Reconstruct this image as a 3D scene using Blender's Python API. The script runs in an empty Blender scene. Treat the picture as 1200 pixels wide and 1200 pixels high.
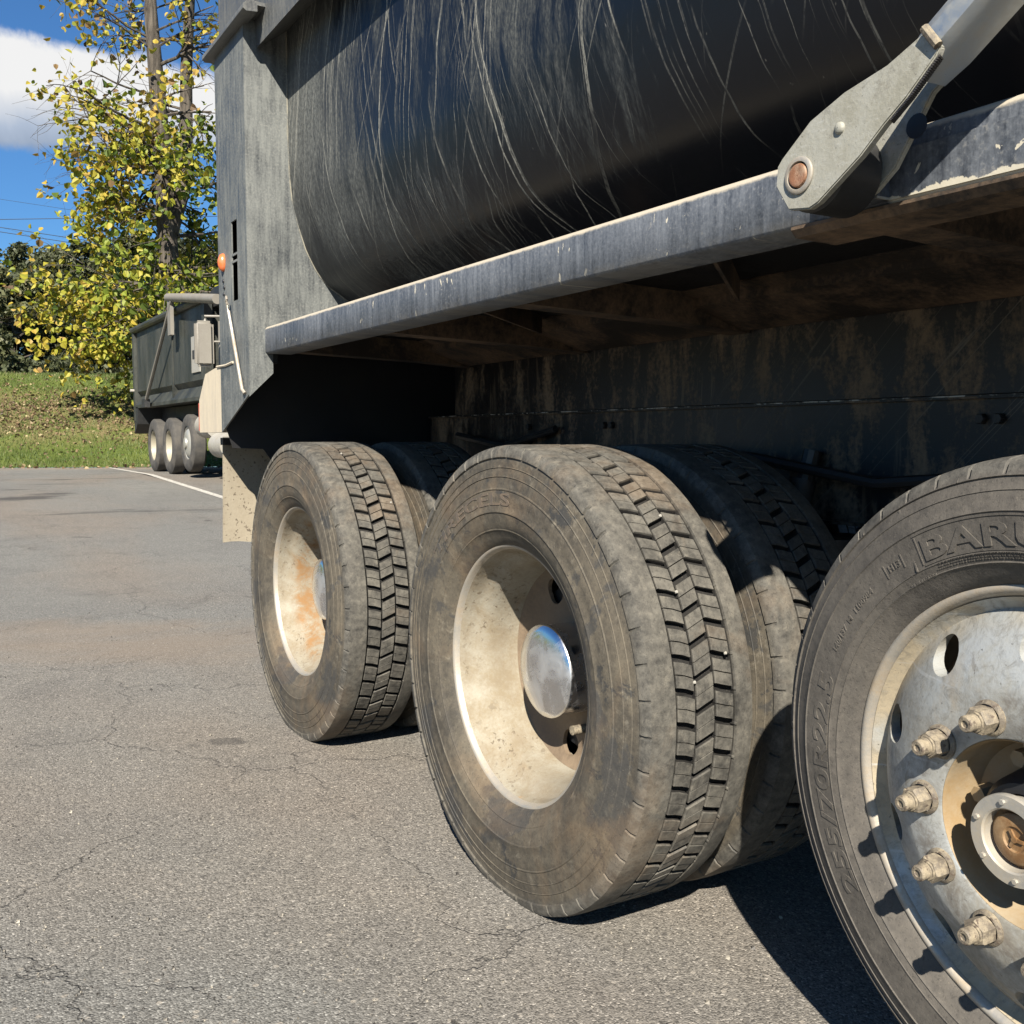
import bpy, bmesh, math, random
from mathutils import Vector, Matrix, noise as mnoise
random.seed(7)
PI = math.pi
R = math.radians
sc = bpy.context.scene
COL = sc.collection

# ------------------------------------------------------------------ camera
CAM = Vector((-1.111, 0.0, 1.0313))
YAW, PITCH = 0.53718, 0.07382
cd = bpy.data.cameras.new('camera'); cam = bpy.data.objects.new('camera', cd); COL.objects.link(cam)
cd.sensor_width = 36; cd.lens = 1181.48/1200*36; cd.clip_start = .02; cd.clip_end = 2000
cam.location = CAM
cam.rotation_euler = (PI/2-PITCH, 0, -YAW)
sc.camera = cam
sc.render.resolution_x = sc.render.resolution_y = 1024
sc.cycles.max_bounces = 5; sc.cycles.diffuse_bounces = 3; sc.cycles.glossy_bounces = 3; sc.cycles.transmission_bounces = 3

# ------------------------------------------------------------------ light
SUN = Vector((.44, .645, -.62)).normalized()          # travelling direction
el = math.asin(-SUN.z); az = math.atan2(-SUN.x, -SUN.y)  # azimuth of the sun from +Y, clockwise
ld = bpy.data.lights.new('sun', 'SUN'); ld.energy = 5.0; ld.angle = R(.53); ld.color = (1, .93, .82)
sun = bpy.data.objects.new('sun', ld); COL.objects.link(sun)
sun.rotation_euler = SUN.to_track_quat('-Z', 'Y').to_euler(); sun.location = (-8, -12, 14)
W = bpy.data.worlds.new('World'); sc.world = W; W.use_nodes = True
sc.view_settings.view_transform = 'Standard'; sc.view_settings.look = 'None'
sc.view_settings.gamma = 1; sc.view_settings.use_curve_mapping = False
sc.view_settings.exposure = 1.42

# ------------------------------------------------------------------ node helper
class NT:
    def __init__(s, nt): s.nt = nt; s.n = nt.nodes; s.l = nt.links
    def new(s, t, ins=None, **kw):
        nd = s.n.new(t)
        for k, v in kw.items(): setattr(nd, k, v)
        if ins:
            for k, v in ins.items(): s.set(nd.inputs[k], v)
        return nd
    def set(s, sock, v):
        if isinstance(v, bpy.types.NodeSocket): s.l.new(v, sock)
        elif isinstance(v, (tuple, list)) and sock.type == 'RGBA' and len(v) == 3: sock.default_value = (*v, 1)
        else: sock.default_value = v
    def tc(s, k='Object'): return s.new('ShaderNodeTexCoord').outputs[k]
    def map(s, v, scale=(1, 1, 1), loc=(0, 0, 0), rot=(0, 0, 0)):
        return s.new('ShaderNodeMapping', {0: v, 1: loc, 2: rot, 3: scale}).outputs[0]
    def noise(s, v, sc_, det=4, rough=.55, dist=0, col=False):
        nd = s.new('ShaderNodeTexNoise', {'Vector': v, 'Scale': sc_, 'Detail': det, 'Roughness': rough, 'Distortion': dist})
        return nd.outputs[1 if col else 0]
    def vor(s, v, sc_, feat='F1', out=0, rnd=1):
        nd = s.new('ShaderNodeTexVoronoi', feature=feat); s.set(nd.inputs['Vector'], v); nd.inputs['Scale'].default_value = sc_
        nd.inputs['Randomness'].default_value = rnd
        return nd.outputs[out]
    def ramp(s, f, stops, interp='LINEAR'):
        nd = s.new('ShaderNodeValToRGB', {0: f}); cr = nd.color_ramp; cr.interpolation = interp
        while len(cr.elements) < len(stops): cr.elements.new(.5)
        for e, (p, c) in zip(cr.elements, stops):
            e.position = p
            e.color = (c, c, c, 1) if isinstance(c, (int, float)) else (*c, 1)
        return nd.outputs[0]
    def mix(s, f, a, b, mode='MIX'):
        nd = s.new('ShaderNodeMix', data_type='RGBA', blend_type=mode)
        s.set(nd.inputs[0], f); s.set(nd.inputs[6], a); s.set(nd.inputs[7], b)
        return nd.outputs[2]
    def m(s, op, a, b=0.0, c=None, clamp=False):
        nd = s.new('ShaderNodeMath', operation=op, use_clamp=clamp); s.set(nd.inputs[0], a); s.set(nd.inputs[1], b)
        if c is not None: s.set(nd.inputs[2], c)
        return nd.outputs[0]
    def rng(s, v, a, b, c=0.0, d=1.0, smooth=False):
        nd = s.new('ShaderNodeMapRange', {0: v, 1: a, 2: b, 3: c, 4: d}); nd.clamp = True
        if smooth: nd.interpolation_type = 'SMOOTHSTEP'
        return nd.outputs[0]
    def xyz(s, v): return s.new('ShaderNodeSeparateXYZ', {0: v}).outputs
    def comb(s, x, y, z): return s.new('ShaderNodeCombineXYZ', {0: x, 1: y, 2: z}).outputs[0]
    def bump(s, h, strength=.3, dist=.002, normal=None):
        nd = s.new('ShaderNodeBump', {'Height': h, 'Strength': strength, 'Distance': dist})
        if normal is not None: s.set(nd.inputs['Normal'], normal)
        return nd.outputs[0]

def material(name):
    mt = bpy.data.materials.new(name); mt.use_nodes = True
    t = NT(mt.node_tree); t.n.clear()
    out = t.new('ShaderNodeOutputMaterial')
    b = t.new('ShaderNodeBsdfPrincipled'); t.l.new(b.outputs[0], out.inputs[0])
    return mt, t, b

# ------------------------------------------------------------------ sky
t = NT(W.node_tree); t.n.clear()
wo = t.new('ShaderNodeOutputWorld')
sky = t.new('ShaderNodeTexSky', sky_type='NISHITA'); sky.sun_disc = False
sky.sun_elevation = el; sky.sun_rotation = az; sky.ozone_density = 2.2; sky.air_density = 1.0; sky.dust_density = .3
dv = t.tc('Generated'); X, Y, Z = t.xyz(dv)
zc = t.m('ADD', t.m('MAXIMUM', Z, 0.0), .12)
pl = t.comb(t.m('DIVIDE', X, zc), t.m('DIVIDE', Y, zc), 0.0)   # flat cloud layer
cn = t.noise(t.map(pl, (1, 1, 1), (3.1, 0.4, 0)), .75, 5, .56, .25)
# the one big cumulus bank north of the lot
az0 = R(4.0)
cdx = t.m('SUBTRACT', t.m('ARCTAN2', X, Y), az0); cel = t.m('ARCSINE', Z)
q1 = t.m('DIVIDE', cdx, .30); q2 = t.m('DIVIDE', t.m('SUBTRACT', cel, .290), .046)
rr = t.m('ADD', t.m('MULTIPLY', q1, q1), t.m('MULTIPLY', q2, q2))
edge = t.noise(dv, 13, 6, .6, .3)
bank = t.rng(t.m('ADD', rr, t.m('MULTIPLY', t.m('SUBTRACT', edge, .5), 2.0)), 1.15, .65, 0, 1, True)
field = t.rng(cn, .64, .78, 0, .75, True)
cl = t.m('MAXIMUM', bank, field)
shade = t.noise(dv, 9, 5, .6, .4)
low = t.rng(cel, .235, .315, 0, 1, True)
cb = t.m('ADD', t.m('MULTIPLY', low, .6), t.m('MULTIPLY', shade, .6))
ccol = t.ramp(cb, [(.24, (.26, .34, .48)), (.50, (.50, .59, .74)), (.82, (1.0, 1.0, 1.0))])
skc = t.mix(1.0, sky.outputs[0], (.34, .60, .86), 'MULTIPLY')
ccol2 = t.mix(1.0, ccol, (6.4, 6.4, 6.4), 'MULTIPLY')
fin = t.mix(cl, skc, ccol2)
bg = t.new('ShaderNodeBackground', {0: fin, 1: .052}); t.l.new(bg.outputs[0], wo.inputs[0])

# ------------------------------------------------------------------ mesh helpers
def link(o): COL.objects.link(o); return o
def mesh(name, V, F, mats, smooth=True, angle=32, mi=None, uv=None):
    me = bpy.data.meshes.new(name); me.from_pydata([tuple(v) for v in V], [], F); me.validate(); me.update()
    for m_ in (mats if isinstance(mats, (list, tuple)) else [mats]): me.materials.append(m_)
    if mi:
        for p, i in zip(me.polygons, mi): p.material_index = i
    if uv:
        ul = me.uv_layers.new(name='UVMap')
        for lp in me.loops: ul.data[lp.index].uv = uv[lp.vertex_index]
    if smooth:
        for p in me.polygons: p.use_smooth = True
        me.set_sharp_from_angle(angle=R(angle))
    return me
class MB:
    def __init__(s): s.V = []; s.F = []; s.mi = []
    def add(s, V, F, mi=0):
        o = len(s.V); s.V += [Vector(v) for v in V]; s.F += [tuple(i+o for i in f) for f in F]; s.mi += [mi]*len(F)
    def box(s, x0, x1, y0, y1, z0, z1, mi=0, rot=None, piv=None):
        V = [Vector((x, y, z)) for x in (x0, x1) for y in (y0, y1) for z in (z0, z1)]
        if rot is not None:
            piv = Vector(piv); V = [rot @ (v-piv)+piv for v in V]
        s.add(V, [(0, 1, 3, 2), (4, 6, 7, 5), (0, 4, 5, 1), (2, 3, 7, 6), (0, 2, 6, 4), (1, 5, 7, 3)], mi)
    def prism(s, poly, axis, a, b, mi=0):
        # poly: 2-D points; axis 0: (y,z) extruded in x, 1: (x,z) in y, 2: (x,y) in z
        n = len(poly)
        def P(p, h):
            return (h, p[0], p[1]) if axis == 0 else (p[0], h, p[1]) if axis == 1 else (p[0], p[1], h)
        V = [P(p, a) for p in poly]+[P(p, b) for p in poly]
        F = [tuple(range(n))[::-1], tuple(range(n, 2*n))]+[(i, (i+1) % n, n+(i+1) % n, n+i) for i in range(n)]
        s.add(V, F, mi)
    def tube(s, pts, r, seg=12, mi=0, cap=True):
        pts = [Vector(p) for p in pts]; rs = r if isinstance(r, (list, tuple)) else [r]*len(pts)
        rings = []; up = Vector((0, 0, 1))
        for i, p in enumerate(pts):
            d = (pts[min(i+1, len(pts)-1)]-pts[max(i-1, 0)]).normalized()
            u = d.cross(up)
            if u.length < .05: u = d.cross(Vector((1, 0, 0)))
            u.normalize(); w = d.cross(u).normalized()
            rings.append([p+(u*math.cos(2*PI*k/seg)+w*math.sin(2*PI*k/seg))*rs[i] for k in range(seg)])
        V = [v for rg in rings for v in rg]; F = []
        for i in range(len(pts)-1):
            for k in range(seg):
                F.append((i*seg+k, i*seg+(k+1) % seg, (i+1)*seg+(k+1) % seg, (i+1)*seg+k))
        if cap:
            F.append(tuple(range(seg))[::-1]); F.append(tuple(range((len(pts)-1)*seg, len(pts)*seg)))
        s.add(V, F, mi)
    def lathe(s, prof, seg=64, mi=0, close=False, cx=0, cy=0, cz=0, miF=None):
        # prof: (x, r) about the X axis
        n = len(prof); V = []; F = []; o = len(s.V)
        for k in range(seg):
            a = 2*PI*k/seg
            for x, r in prof: V.append((cx+x, cy+r*math.cos(a), cz+r*math.sin(a)))
        m = n if close else n-1
        mi_ = []
        for k in range(seg):
            k2 = (k+1) % seg
            for j in range(m):
                j2 = (j+1) % n
                F.append((k*n+j, k2*n+j, k2*n+j2, k*n+j2)); mi_.append(miF(j) if miF else mi)
        s.V += [Vector(v) for v in V]; s.F += [tuple(i+o for i in f) for f in F]; s.mi += mi_
    def mesh(s, name, mats, smooth=True, angle=32): return mesh(name, s.V, s.F, mats, smooth, angle, s.mi)

def thing(name, label, cat, loc=(0, 0, 0), group=None):
    o = link(bpy.data.objects.new(name, None)); o.location = loc; o['label'] = label; o['category'] = cat
    o.empty_display_size = .2
    if group: o['group'] = group
    return o
def tag(o, label, cat, group=None):
    o['label'] = label; o['category'] = cat
    if group: o['group'] = group
    return o
def obj(name, me, parent=None, world=True, label=None, kind=None):
    o = link(bpy.data.objects.new(name, me))
    if parent:
        o.parent = parent
        if world: o.location = -parent.matrix_world.translation if parent.matrix_world.translation.length else -Vector(parent.location)
    if label: o['label'] = label
    if kind: o['kind'] = kind
    return o
def part(name, mb, mats, parent, label=None, angle=32, smooth=True, off=None, kind=None):
    """mb in world coordinates, parent chain origins summed in off"""
    me = mb.mesh(name, mats, smooth, angle) if isinstance(mb, MB) else mb
    o = link(bpy.data.objects.new(name, me)); o.parent = parent
    pw = Vector((0, 0, 0)); p = parent
    while p: pw += Vector(p.location); p = p.parent
    o.location = -pw
    if label: o['label'] = label
    if kind: o['kind'] = kind
    return o
def bevel_mesh(me, w, seg=2, ang=30):
    bm = bmesh.new(); bm.from_mesh(me)
    bmesh.ops.remove_doubles(bm, verts=bm.verts, dist=1e-5)
    es = [e for e in bm.edges if len(e.link_faces) == 2 and e.calc_face_angle(0) > R(ang)]
    bmesh.ops.bevel(bm, geom=es, offset=w, segments=seg, affect='EDGES', clamp_overlap=True)
    bm.to_mesh(me); bm.free()
    for p in me.polygons: p.use_smooth = True
    me.set_sharp_from_angle(angle=R(40))
    return me
def boolean(me, cutter):
    a = bpy.data.objects.new('tmp_a', me); b = bpy.data.objects.new('tmp_b', cutter); COL.objects.link(a); COL.objects.link(b)
    md = a.modifiers.new('b', 'BOOLEAN'); md.operation = 'DIFFERENCE'; md.object = b; md.solver = 'EXACT'
    dg = bpy.context.evaluated_depsgraph_get()
    r = bpy.data.meshes.new_from_object(a.evaluated_get(dg))
    bpy.data.objects.remove(a); bpy.data.objects.remove(b)
    return r
def text_mesh(body, depth=.0015):
    cu = bpy.data.curves.new('t', 'FONT'); cu.body = body; cu.extrude = depth; cu.resolution_u = 3; cu.size = 1; cu.offset = .018
    o = bpy.data.objects.new('t', cu); COL.objects.link(o)
    dg = bpy.context.evaluated_depsgraph_get()
    me = bpy.data.meshes.new_from_object(o.evaluated_get(dg)); bpy.data.objects.remove(o)
    V = [v.co.copy() for v in me.vertices]; F = [tuple(p.vertices) for p in me.polygons]
    return V, F
CAPH = None
def wrap_text(mb, body, a0, a1, rb, height, xs, raise_=.0012, mi=0, bold=0):
    """text wrapped on a sidewall, angle a0->a1 (deg, clockwise seen from outside), baseline radius rb, surface function xs(r)"""
    V, F = text_mesh(body)
    x0 = min(v.x for v in V); x1 = max(v.x for v in V); y1 = max(v.y for v in V); y0 = min(0, min(v.y for v in V)) if '/' not in body else 0
    zt = max(v.z for v in V)
    out = []
    for v in V:
        a = R(a0+(a1-a0)*(v.x-x0)/(x1-x0)); r = rb+height*max(v.y, -.02)/y1
        x = xs(r)-(raise_ if v.z > 0 else -.002)
        out.append((x, r*math.cos(a), r*math.sin(a)))
    mb.add(out, F, mi)

# ------------------------------------------------------------------ materials
def m_tyre(name, dusty=(.160, .136, .098), rub=(.026, .025, .023), amt=.64, stain=True):
    mt, t, b = material(name); o = t.tc(); x, y, z = t.xyz(o)
    r = t.m('SQRT', t.m('ADD', t.m('MULTIPLY', y, y), t.m('MULTIPLY', z, z)))
    big = t.noise(o, 3.2, 5, .6, .4); fine = t.noise(o, 60, 4, .65); mid = t.noise(o, 14, 5, .7)
    d = t.m('ADD', t.m('MULTIPLY', big, .5), t.m('ADD', t.m('MULTIPLY', fine, .42), t.m('MULTIPLY', mid, .42)))
    d = t.rng(d, .54, .80, amt-.38, min(1, amt+.25))
    # worn shoulder / tread is greyer than the sidewall
    c1 = t.mix(d, rub, dusty)
    grey = t.mix(t.rng(t.m('ADD', t.m('MULTIPLY', fine, .5), t.m('MULTIPLY', mid, .5)), .36, .64), (.045, .044, .040), (.180, .170, .145))
    sh = t.rng(r, .478, .498) if 'drive' in name else t.rng(r, .432, .442)
    c1 = t.mix(t.m('MULTIPLY', sh, .8), c1, grey)
    if stain:
        wet = t.rng(t.noise(t.map(o, (1, 1, 1), (4, 2.2, 7)), 4.2, 7, .68, .5), .53, .57)
        wet = t.m('MULTIPLY', wet, t.m('SUBTRACT', 1.0, sh))
        c1 = t.mix(t.m('MULTIPLY', wet, .72), c1, (.048, .049, .049))
        wn = t.noise(t.map(o, (1, 1, 1), (9, 1, 3)), 9, 8, .75, .4)
        blob = t.m('MULTIPLY', t.rng(wn, .58, .605), t.rng(r, .33, .35)); blob = t.m('MULTIPLY', blob, t.m('SUBTRACT', 1.0, sh))
        c1 = t.mix(t.m('MULTIPLY', blob, .8), c1, (.034, .036, .037))
        pale = t.m('MULTIPLY', t.rng(t.noise(o, 30, 7, .8, .3), .56, .66), t.rng(wn, .38, .50)); c1 = t.mix(t.m('MULTIPLY', pale, .45), c1, (.26, .235, .185))
        rust = t.rng(t.noise(t.map(o, (1, 1, 1), (1, 5.2, 3)), 4.5, 5, .6, .5), .52, .66)
        c1 = t.mix(t.m('MULTIPLY', rust, .26), c1, (.27, .175, .095))
    if 'drive' in name:
        gr_ = t.m('MULTIPLY', t.rng(r, .5135, .511), t.m('MULTIPLY', t.rng(x, .071, .073), t.rng(x, .220, .218)))
        c1 = t.mix(t.m('MULTIPLY', gr_, .95), c1, (.012, .011, .010))
    spec = t.rng(t.noise(o, 300, 2, .5), .64, .74)
    c1 = t.mix(t.m('MULTIPLY', spec, .32), c1, (.26, .23, .18))
    t.set(b.inputs['Base Color'], c1); t.set(b.inputs['Roughness'], t.rng(d, 0, 1, .62, .92))
    b.inputs['Specular IOR Level'].default_value = .35
    pit_ = t.noise(o, 170, 4, .8)
    c_old = c1; c1 = t.mix(t.m('MULTIPLY', t.rng(pit_, .46, .34), .55), c_old, (.03, .028, .025)); t.set(b.inputs['Base Color'], c1)
    h = t.m('ADD', t.m('MULTIPLY', fine, .6), t.m('MULTIPLY', pit_, .6))
    t.set(b.inputs['Normal'], t.bump(h, .55, .0018))
    return mt
tyre_drive = m_tyre('tyre_drive_rubber')
tyre_lift = m_tyre('tyre_lift_rubber', dusty=(.150, .134, .112), rub=(.050, .046, .041), amt=.64, stain=False)

def m_dusty(name, base, dust, lo=.45, hi=.7, sc_=3, rough=(.35, .85), metal=0., bump=.15, spots=None, streak=(1, 1, 1), extra=None, maxd=1.0, spec=.5):
    mt, t, b = material(name); o = t.tc()
    v = t.map(o, streak)
    n = t.m('ADD', t.m('MULTIPLY', t.noise(v, sc_, 6, .62, .3), .7), t.m('MULTIPLY', t.noise(o, sc_*14, 4, .7), .3))
    d = t.rng(n, lo, hi, 0, maxd)
    c = t.mix(d, base, dust)
    if spots:
        s_ = t.rng(t.noise(o, spots[0], 4, .6, .2), spots[1], spots[1]+.04)
        c = t.mix(s_, c, spots[2])
    if extra: c = extra(t, o, c)
    t.set(b.inputs['Base Color'], c); t.set(b.inputs['Roughness'], t.rng(d, 0, 1, *rough))
    if metal: t.set(b.inputs['Metallic'], t.rng(d, 0, 1, metal, metal*.25))
    b.inputs['Specular IOR Level'].default_value = spec
    t.set(b.inputs['Normal'], t.bump(t.noise(o, 90, 5, .7), bump, .002))
    return mt
# beige mud-caked steel rim
def rim_extra(t, o, c):
    chip = t.rng(t.noise(o, 70, 4, .65, .3), .58, .63)
    msk = t.rng(t.noise(o, 6, 3, .5), .42, .6)
    c = t.mix(t.m('MULTIPLY', t.m('MULTIPLY', chip, msk), .85), c, (.11, .08, .05))
    rust = t.rng(t.noise(t.map(o, (1, 1, 1), (3, 3, 1)), 5, 4, .6, .5), .58, .68)
    c = t.mix(t.m('MULTIPLY', rust, .6), c, (.42, .22, .07))
    grime = t.rng(t.noise(o, 10, 7, .78, .5), .47, .62)
    c = t.mix(t.m('MULTIPLY', grime, .6), c, (.25, .20, .135))
    x_ = t.xyz(o)[0]
    return t.mix(t.m('MULTIPLY', RUSTY[0], t.m('MULTIPLY', t.m('MULTIPLY', t.rng(x_, .085, .115), t.rng(x_, .20, .165)), t.rng(t.noise(o, 11, 6, .75, .4), .46, .60))), c, (.30, .16, .06))
RUSTY = [0.0]
rim_mud = m_dusty('rim_white_paint_with_mud', (.35, .32, .25), (.27, .22, .145), .40, .60, 11, (.75, .92), 0, .6, extra=rim_extra)
RUSTY[0] = .9
rim_rust = m_dusty('rim_white_paint_with_rust', (.35, .32, .25), (.27, .22, .145), .40, .60, 11, (.75, .92), 0, .6, extra=rim_extra)
rim_disc = m_dusty('rim_disc_brown_mud', (.16, .115, .075), (.30, .22, .14), .4, .7, 8, (.7, .9), 0, .4)
lip_metal = m_dusty('rim_lip_bare_steel', (.52, .49, .43), (.38, .31, .22), .40, .64, 12, (.42, .75), .55, .3)
chrome, t, b = material('chrome_cap')
o_ = t.tc(); n_ = t.noise(o_, 14, 6, .65, .6)
t.set(b.inputs['Base Color'], t.mix(t.rng(n_, .50, .78), (.74, .75, .78), (.50, .49, .46))); t.set(b.inputs['Metallic'], t.rng(n_, .5, .8, 1, .7))
t.set(b.inputs['Roughness'], t.rng(n_, .4, .75, .13, .5)); t.set(b.inputs['Normal'], t.bump(t.noise(o_, 40, 4), .06, .002))
rubber_black = m_dusty('black_rubber', (.02, .02, .02), (.05, .045, .04), .5, .8, 8, (.5, .8))

def alu_extra(t, o, c):
    x, y, z = t.xyz(o); r = t.m('SQRT', t.m('ADD', t.m('MULTIPLY', y, y), t.m('MULTIPLY', z, z)))
    tan = t.m('MULTIPLY', t.rng(r, .240, .268), t.rng(t.noise(o, 7, 4, .6), .34, .50))
    c = t.mix(t.m('MULTIPLY', tan, .75), c, (.50, .40, .25))
    tan2 = t.rng(t.noise(t.map(o, (1, 1, 1), (0, 1.2, 2)), 6, 5, .6, .6), .58, .68)
    c = t.mix(t.m('MULTIPLY', tan2, .45), c, (.46, .36, .23))
    ch = t.rng(t.noise(o, 16, 5, .7, .8), .62, .68)
    c = t.mix(t.m('MULTIPLY', ch, .5), c, (.20, .17, .13))
    vv = t.noise(t.map(o, (4, 38, 38)), 1, 8, .8, 1.2)
    c = t.mix(t.rng(vv, .48, .66, 0, .6), c, (.19, .175, .145))
    sc1 = t.noise(t.map(o, (2, 6, 90), rot=(.7, 0, 0)), 1, 3, .6)
    c = t.mix(t.rng(sc1, .64, .70, 0, .4), c, (.62, .63, .62))
    near = t.m('MULTIPLY', t.rng(t.m('ABSOLUTE', t.m('SUBTRACT', r, .150)), .035, .012), t.rng(t.noise(o, 26, 6, .75, .3), .46, .60))
    c = t.mix(t.m('MULTIPLY', near, .6), c, (.16, .13, .10))
    sp_ = t.rng(t.noise(o, 120, 3, .7), .66, .70); return t.mix(t.m('MULTIPLY', sp_, .6), c, (.09, .08, .07))
alu = m_dusty('dull_aluminium_wheel', (.50, .515, .50), (.30, .285, .24), .42, .64, 7, (.38, .72), .28, .35, extra=alu_extra)
alu_hub = m_dusty('hub_aluminium', (.55, .53, .48), (.45, .38, .27), .42, .68, 14, (.4, .7), .5, .2)
tan_steel = m_dusty('tan_mud_on_steel', (.15, .125, .095), (.36, .30, .205), .42, .60, 70, (.6, .9), 0, .9, spots=(110, .60, (.12, .09, .065)))
bore_tan = m_dusty('bore_tan_paint', (.33, .225, .11), (.36, .29, .19), .42, .68, 10, (.6, .85), 0, .3)
dark_steel = m_dusty('dark_greasy_steel', (.018, .018, .02), (.07, .055, .04), .5, .75, 9, (.45, .85), 0, .3)
brown_cap = m_dusty('brown_plastic_cap', (.22, .11, .04), (.40, .27, .14), .42, .66, 30, (.5, .8), 0, .2)

# dusty dark-blue-black body paint
def streaks(t, v, sx, sl, w=.012, dist=.25):
    n = t.noise(t.map(v, (sx, sl, 1)), 1, 3, .45, dist)
    a = t.m('ABSOLUTE', t.m('SUBTRACT', n, .5))
    return t.rng(a, 0, w, 1, 0)
tub_m, t, b = material('tub_black_paint_scratched')
uv = t.tc('UV'); o_ = t.tc(); u, v, _ = t.xyz(uv)     # u = along the truck, v = distance down the curve
far = t.rng(u, .9, 3.4)                               # dust left towards the rear
up = t.rng(v, 1.35, .2)
slant = t.comb(t.m('ADD', u, t.m('MULTIPLY', v, -.38)), v, 0.0)
slant2 = t.comb(t.m('ADD', u, t.m('MULTIPLY', v, .22)), v, 0.0)
wan = t.noise(t.map(uv, (2.2, 2.6, 1)), 1, 3, .5)
wan2 = t.noise(t.map(uv, (.9, 1.1, 1), (3, 3, 0)), 1, 2, .5)
us = t.m('ADD', t.m('ADD', u, t.m('MULTIPLY', v, -.30)), t.m('ADD', t.m('MULTIPLY', wan, .10), t.m('MULTIPLY', wan2, .16)))
ud = t.m('ADD', t.m('ADD', u, t.m('MULTIPLY', v, .18)), t.m('MULTIPLY', wan, .07))
A_ = t.comb(us, v, 0.0); B_ = t.comb(ud, v, 3.0)
patch = t.noise(t.map(uv, (1.1, .8, 1), (5, 2, 0)), 1.2, 4, .55, .3)
amt = t.m('ADD', t.m('MULTIPLY', far, .34), t.m('ADD', t.m('MULTIPLY', up, .14), t.m('MULTIPLY', t.m('SUBTRACT', patch, .5), .9)))
veil = t.noise(t.map(A_, (24, 1.5, 1)), 1, 6, .72)
fine = t.noise(t.map(A_, (120, 7, 1)), 1, 4, .7)
veil2 = t.noise(t.map(B_, (30, 2.2, 1)), 1, 6, .75); blot = t.noise(t.map(uv, (7, 3.5, 1)), 1, 6, .72, .4)
dust = t.rng(t.m('ADD', t.m('ADD', t.m('ADD', t.m('MULTIPLY', veil, .42), t.m('MULTIPLY', veil2, .42)), t.m('ADD', t.m('MULTIPLY', fine, .30), t.m('MULTIPLY', blot, .30))), amt), .985, 1.24, 0, .85)
grain = t.rng(t.noise(t.map(uv, (150, 60, 1)), 1, 3, .75), .40, .62, .35, 1.0)
dust = t.m('MULTIPLY', dust, grain)
c = t.mix(dust, (.007, .009, .014), (.19, .20, .185))
def drips(vec, su, sv, th, w, mk, sc2):
    n = t.noise(t.map(vec, (su, sv, 1)), 1, 1, .4)
    return t.m('MULTIPLY', t.rng(n, th, th+w), t.rng(t.noise(t.map(vec, (sc2, sc2*.6, 1), (mk, mk, 0)), 1, 3), .46, .56))
l1 = t.m('MAXIMUM', drips(A_, 58, .25, .685, .03, 3, 2.0), drips(B_, 46, .22, .70, .02, 15, 1.6)); l2 = drips(B_, 62, .45, .69, .04, 7, 3.0)
l3 = drips(A_, 130, .9, .62, .05, 12, 3.4); l4 = drips(B_, 190, 1.4, .66, .06, 1, 4.0)
cross = t.comb(t.m('ADD', u, t.m('MULTIPLY', v, -.8)), v, 0.0)
l5 = drips(cross, 60, .6, .68, .04, 5, 3.0)
far2 = t.rng(u, .2, 2.2, .45, 1)
ll = t.m('MAXIMUM', t.m('MAXIMUM', l1, t.m('MULTIPLY', l2, .8)), t.m('MAXIMUM', t.m('MAXIMUM', t.m('MULTIPLY', l3, .6), t.m('MULTIPLY', l5, .5)), t.m('MULTIPLY', l4, .5)))
ll = t.m('MULTIPLY', t.m('MULTIPLY', ll, far2), t.rng(t.noise(t.map(uv, (140, 55, 1)), 1, 3, .8), .36, .56, .2, 1))
c = t.mix(t.m('MULTIPLY', ll, .9), c, (.44, .43, .37))
dots = t.rng(t.noise(t.map(uv, (60, 34, 1)), 1, 2, .5), .74, .80)
c = t.mix(t.m('MULTIPLY', dots, .6), c, (.34, .32, .28))
t.set(b.inputs['Base Color'], c); t.set(b.inputs['Roughness'], t.rng(t.m('MAXIMUM', dust, ll), 0, .6, .36, .85))
b.inputs['Specular IOR Level'].default_value = .3
t.set(b.inputs['Normal'], t.bump(t.noise(o_, 5, 4, .6), .12, .02))

def m_paint(name, base, dust, lo, hi, mx=.8, extra=None, down=True, rough=(.38, .8)):
    mt, t, b = material(name); o = t.tc()
    st = t.noise(t.map(o, (48, 48, 5)), 1, 6, .75, .3)
    bl = t.noise(o, 3.4, 7, .68, .3); fn = t.noise(o, 130, 3, .7)
    n = t.m('ADD', t.m('MULTIPLY', st, .42), t.m('ADD', t.m('MULTIPLY', bl, .36), t.m('MULTIPLY', fn, .22)))
    d = t.rng(n, lo, hi, 0, mx)
    c = t.mix(d, base, dust)
    fl = t.m('MULTIPLY', t.rng(fn, .56, .70), t.rng(t.noise(o, 7, 3), .4, .65))
    c = t.mix(t.m('MULTIPLY', fl, .45), c, (.36, .34, .29))
    if extra: c = extra(t, o, c)
    t.set(b.inputs['Base Color'], c); t.set(b.inputs['Roughness'], t.rng(d, 0, mx, *rough))
    t.set(b.inputs['Normal'], t.bump(t.m('ADD', t.m('MULTIPLY', bl, 1.5), fn), .12, .003))
    return mt
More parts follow.
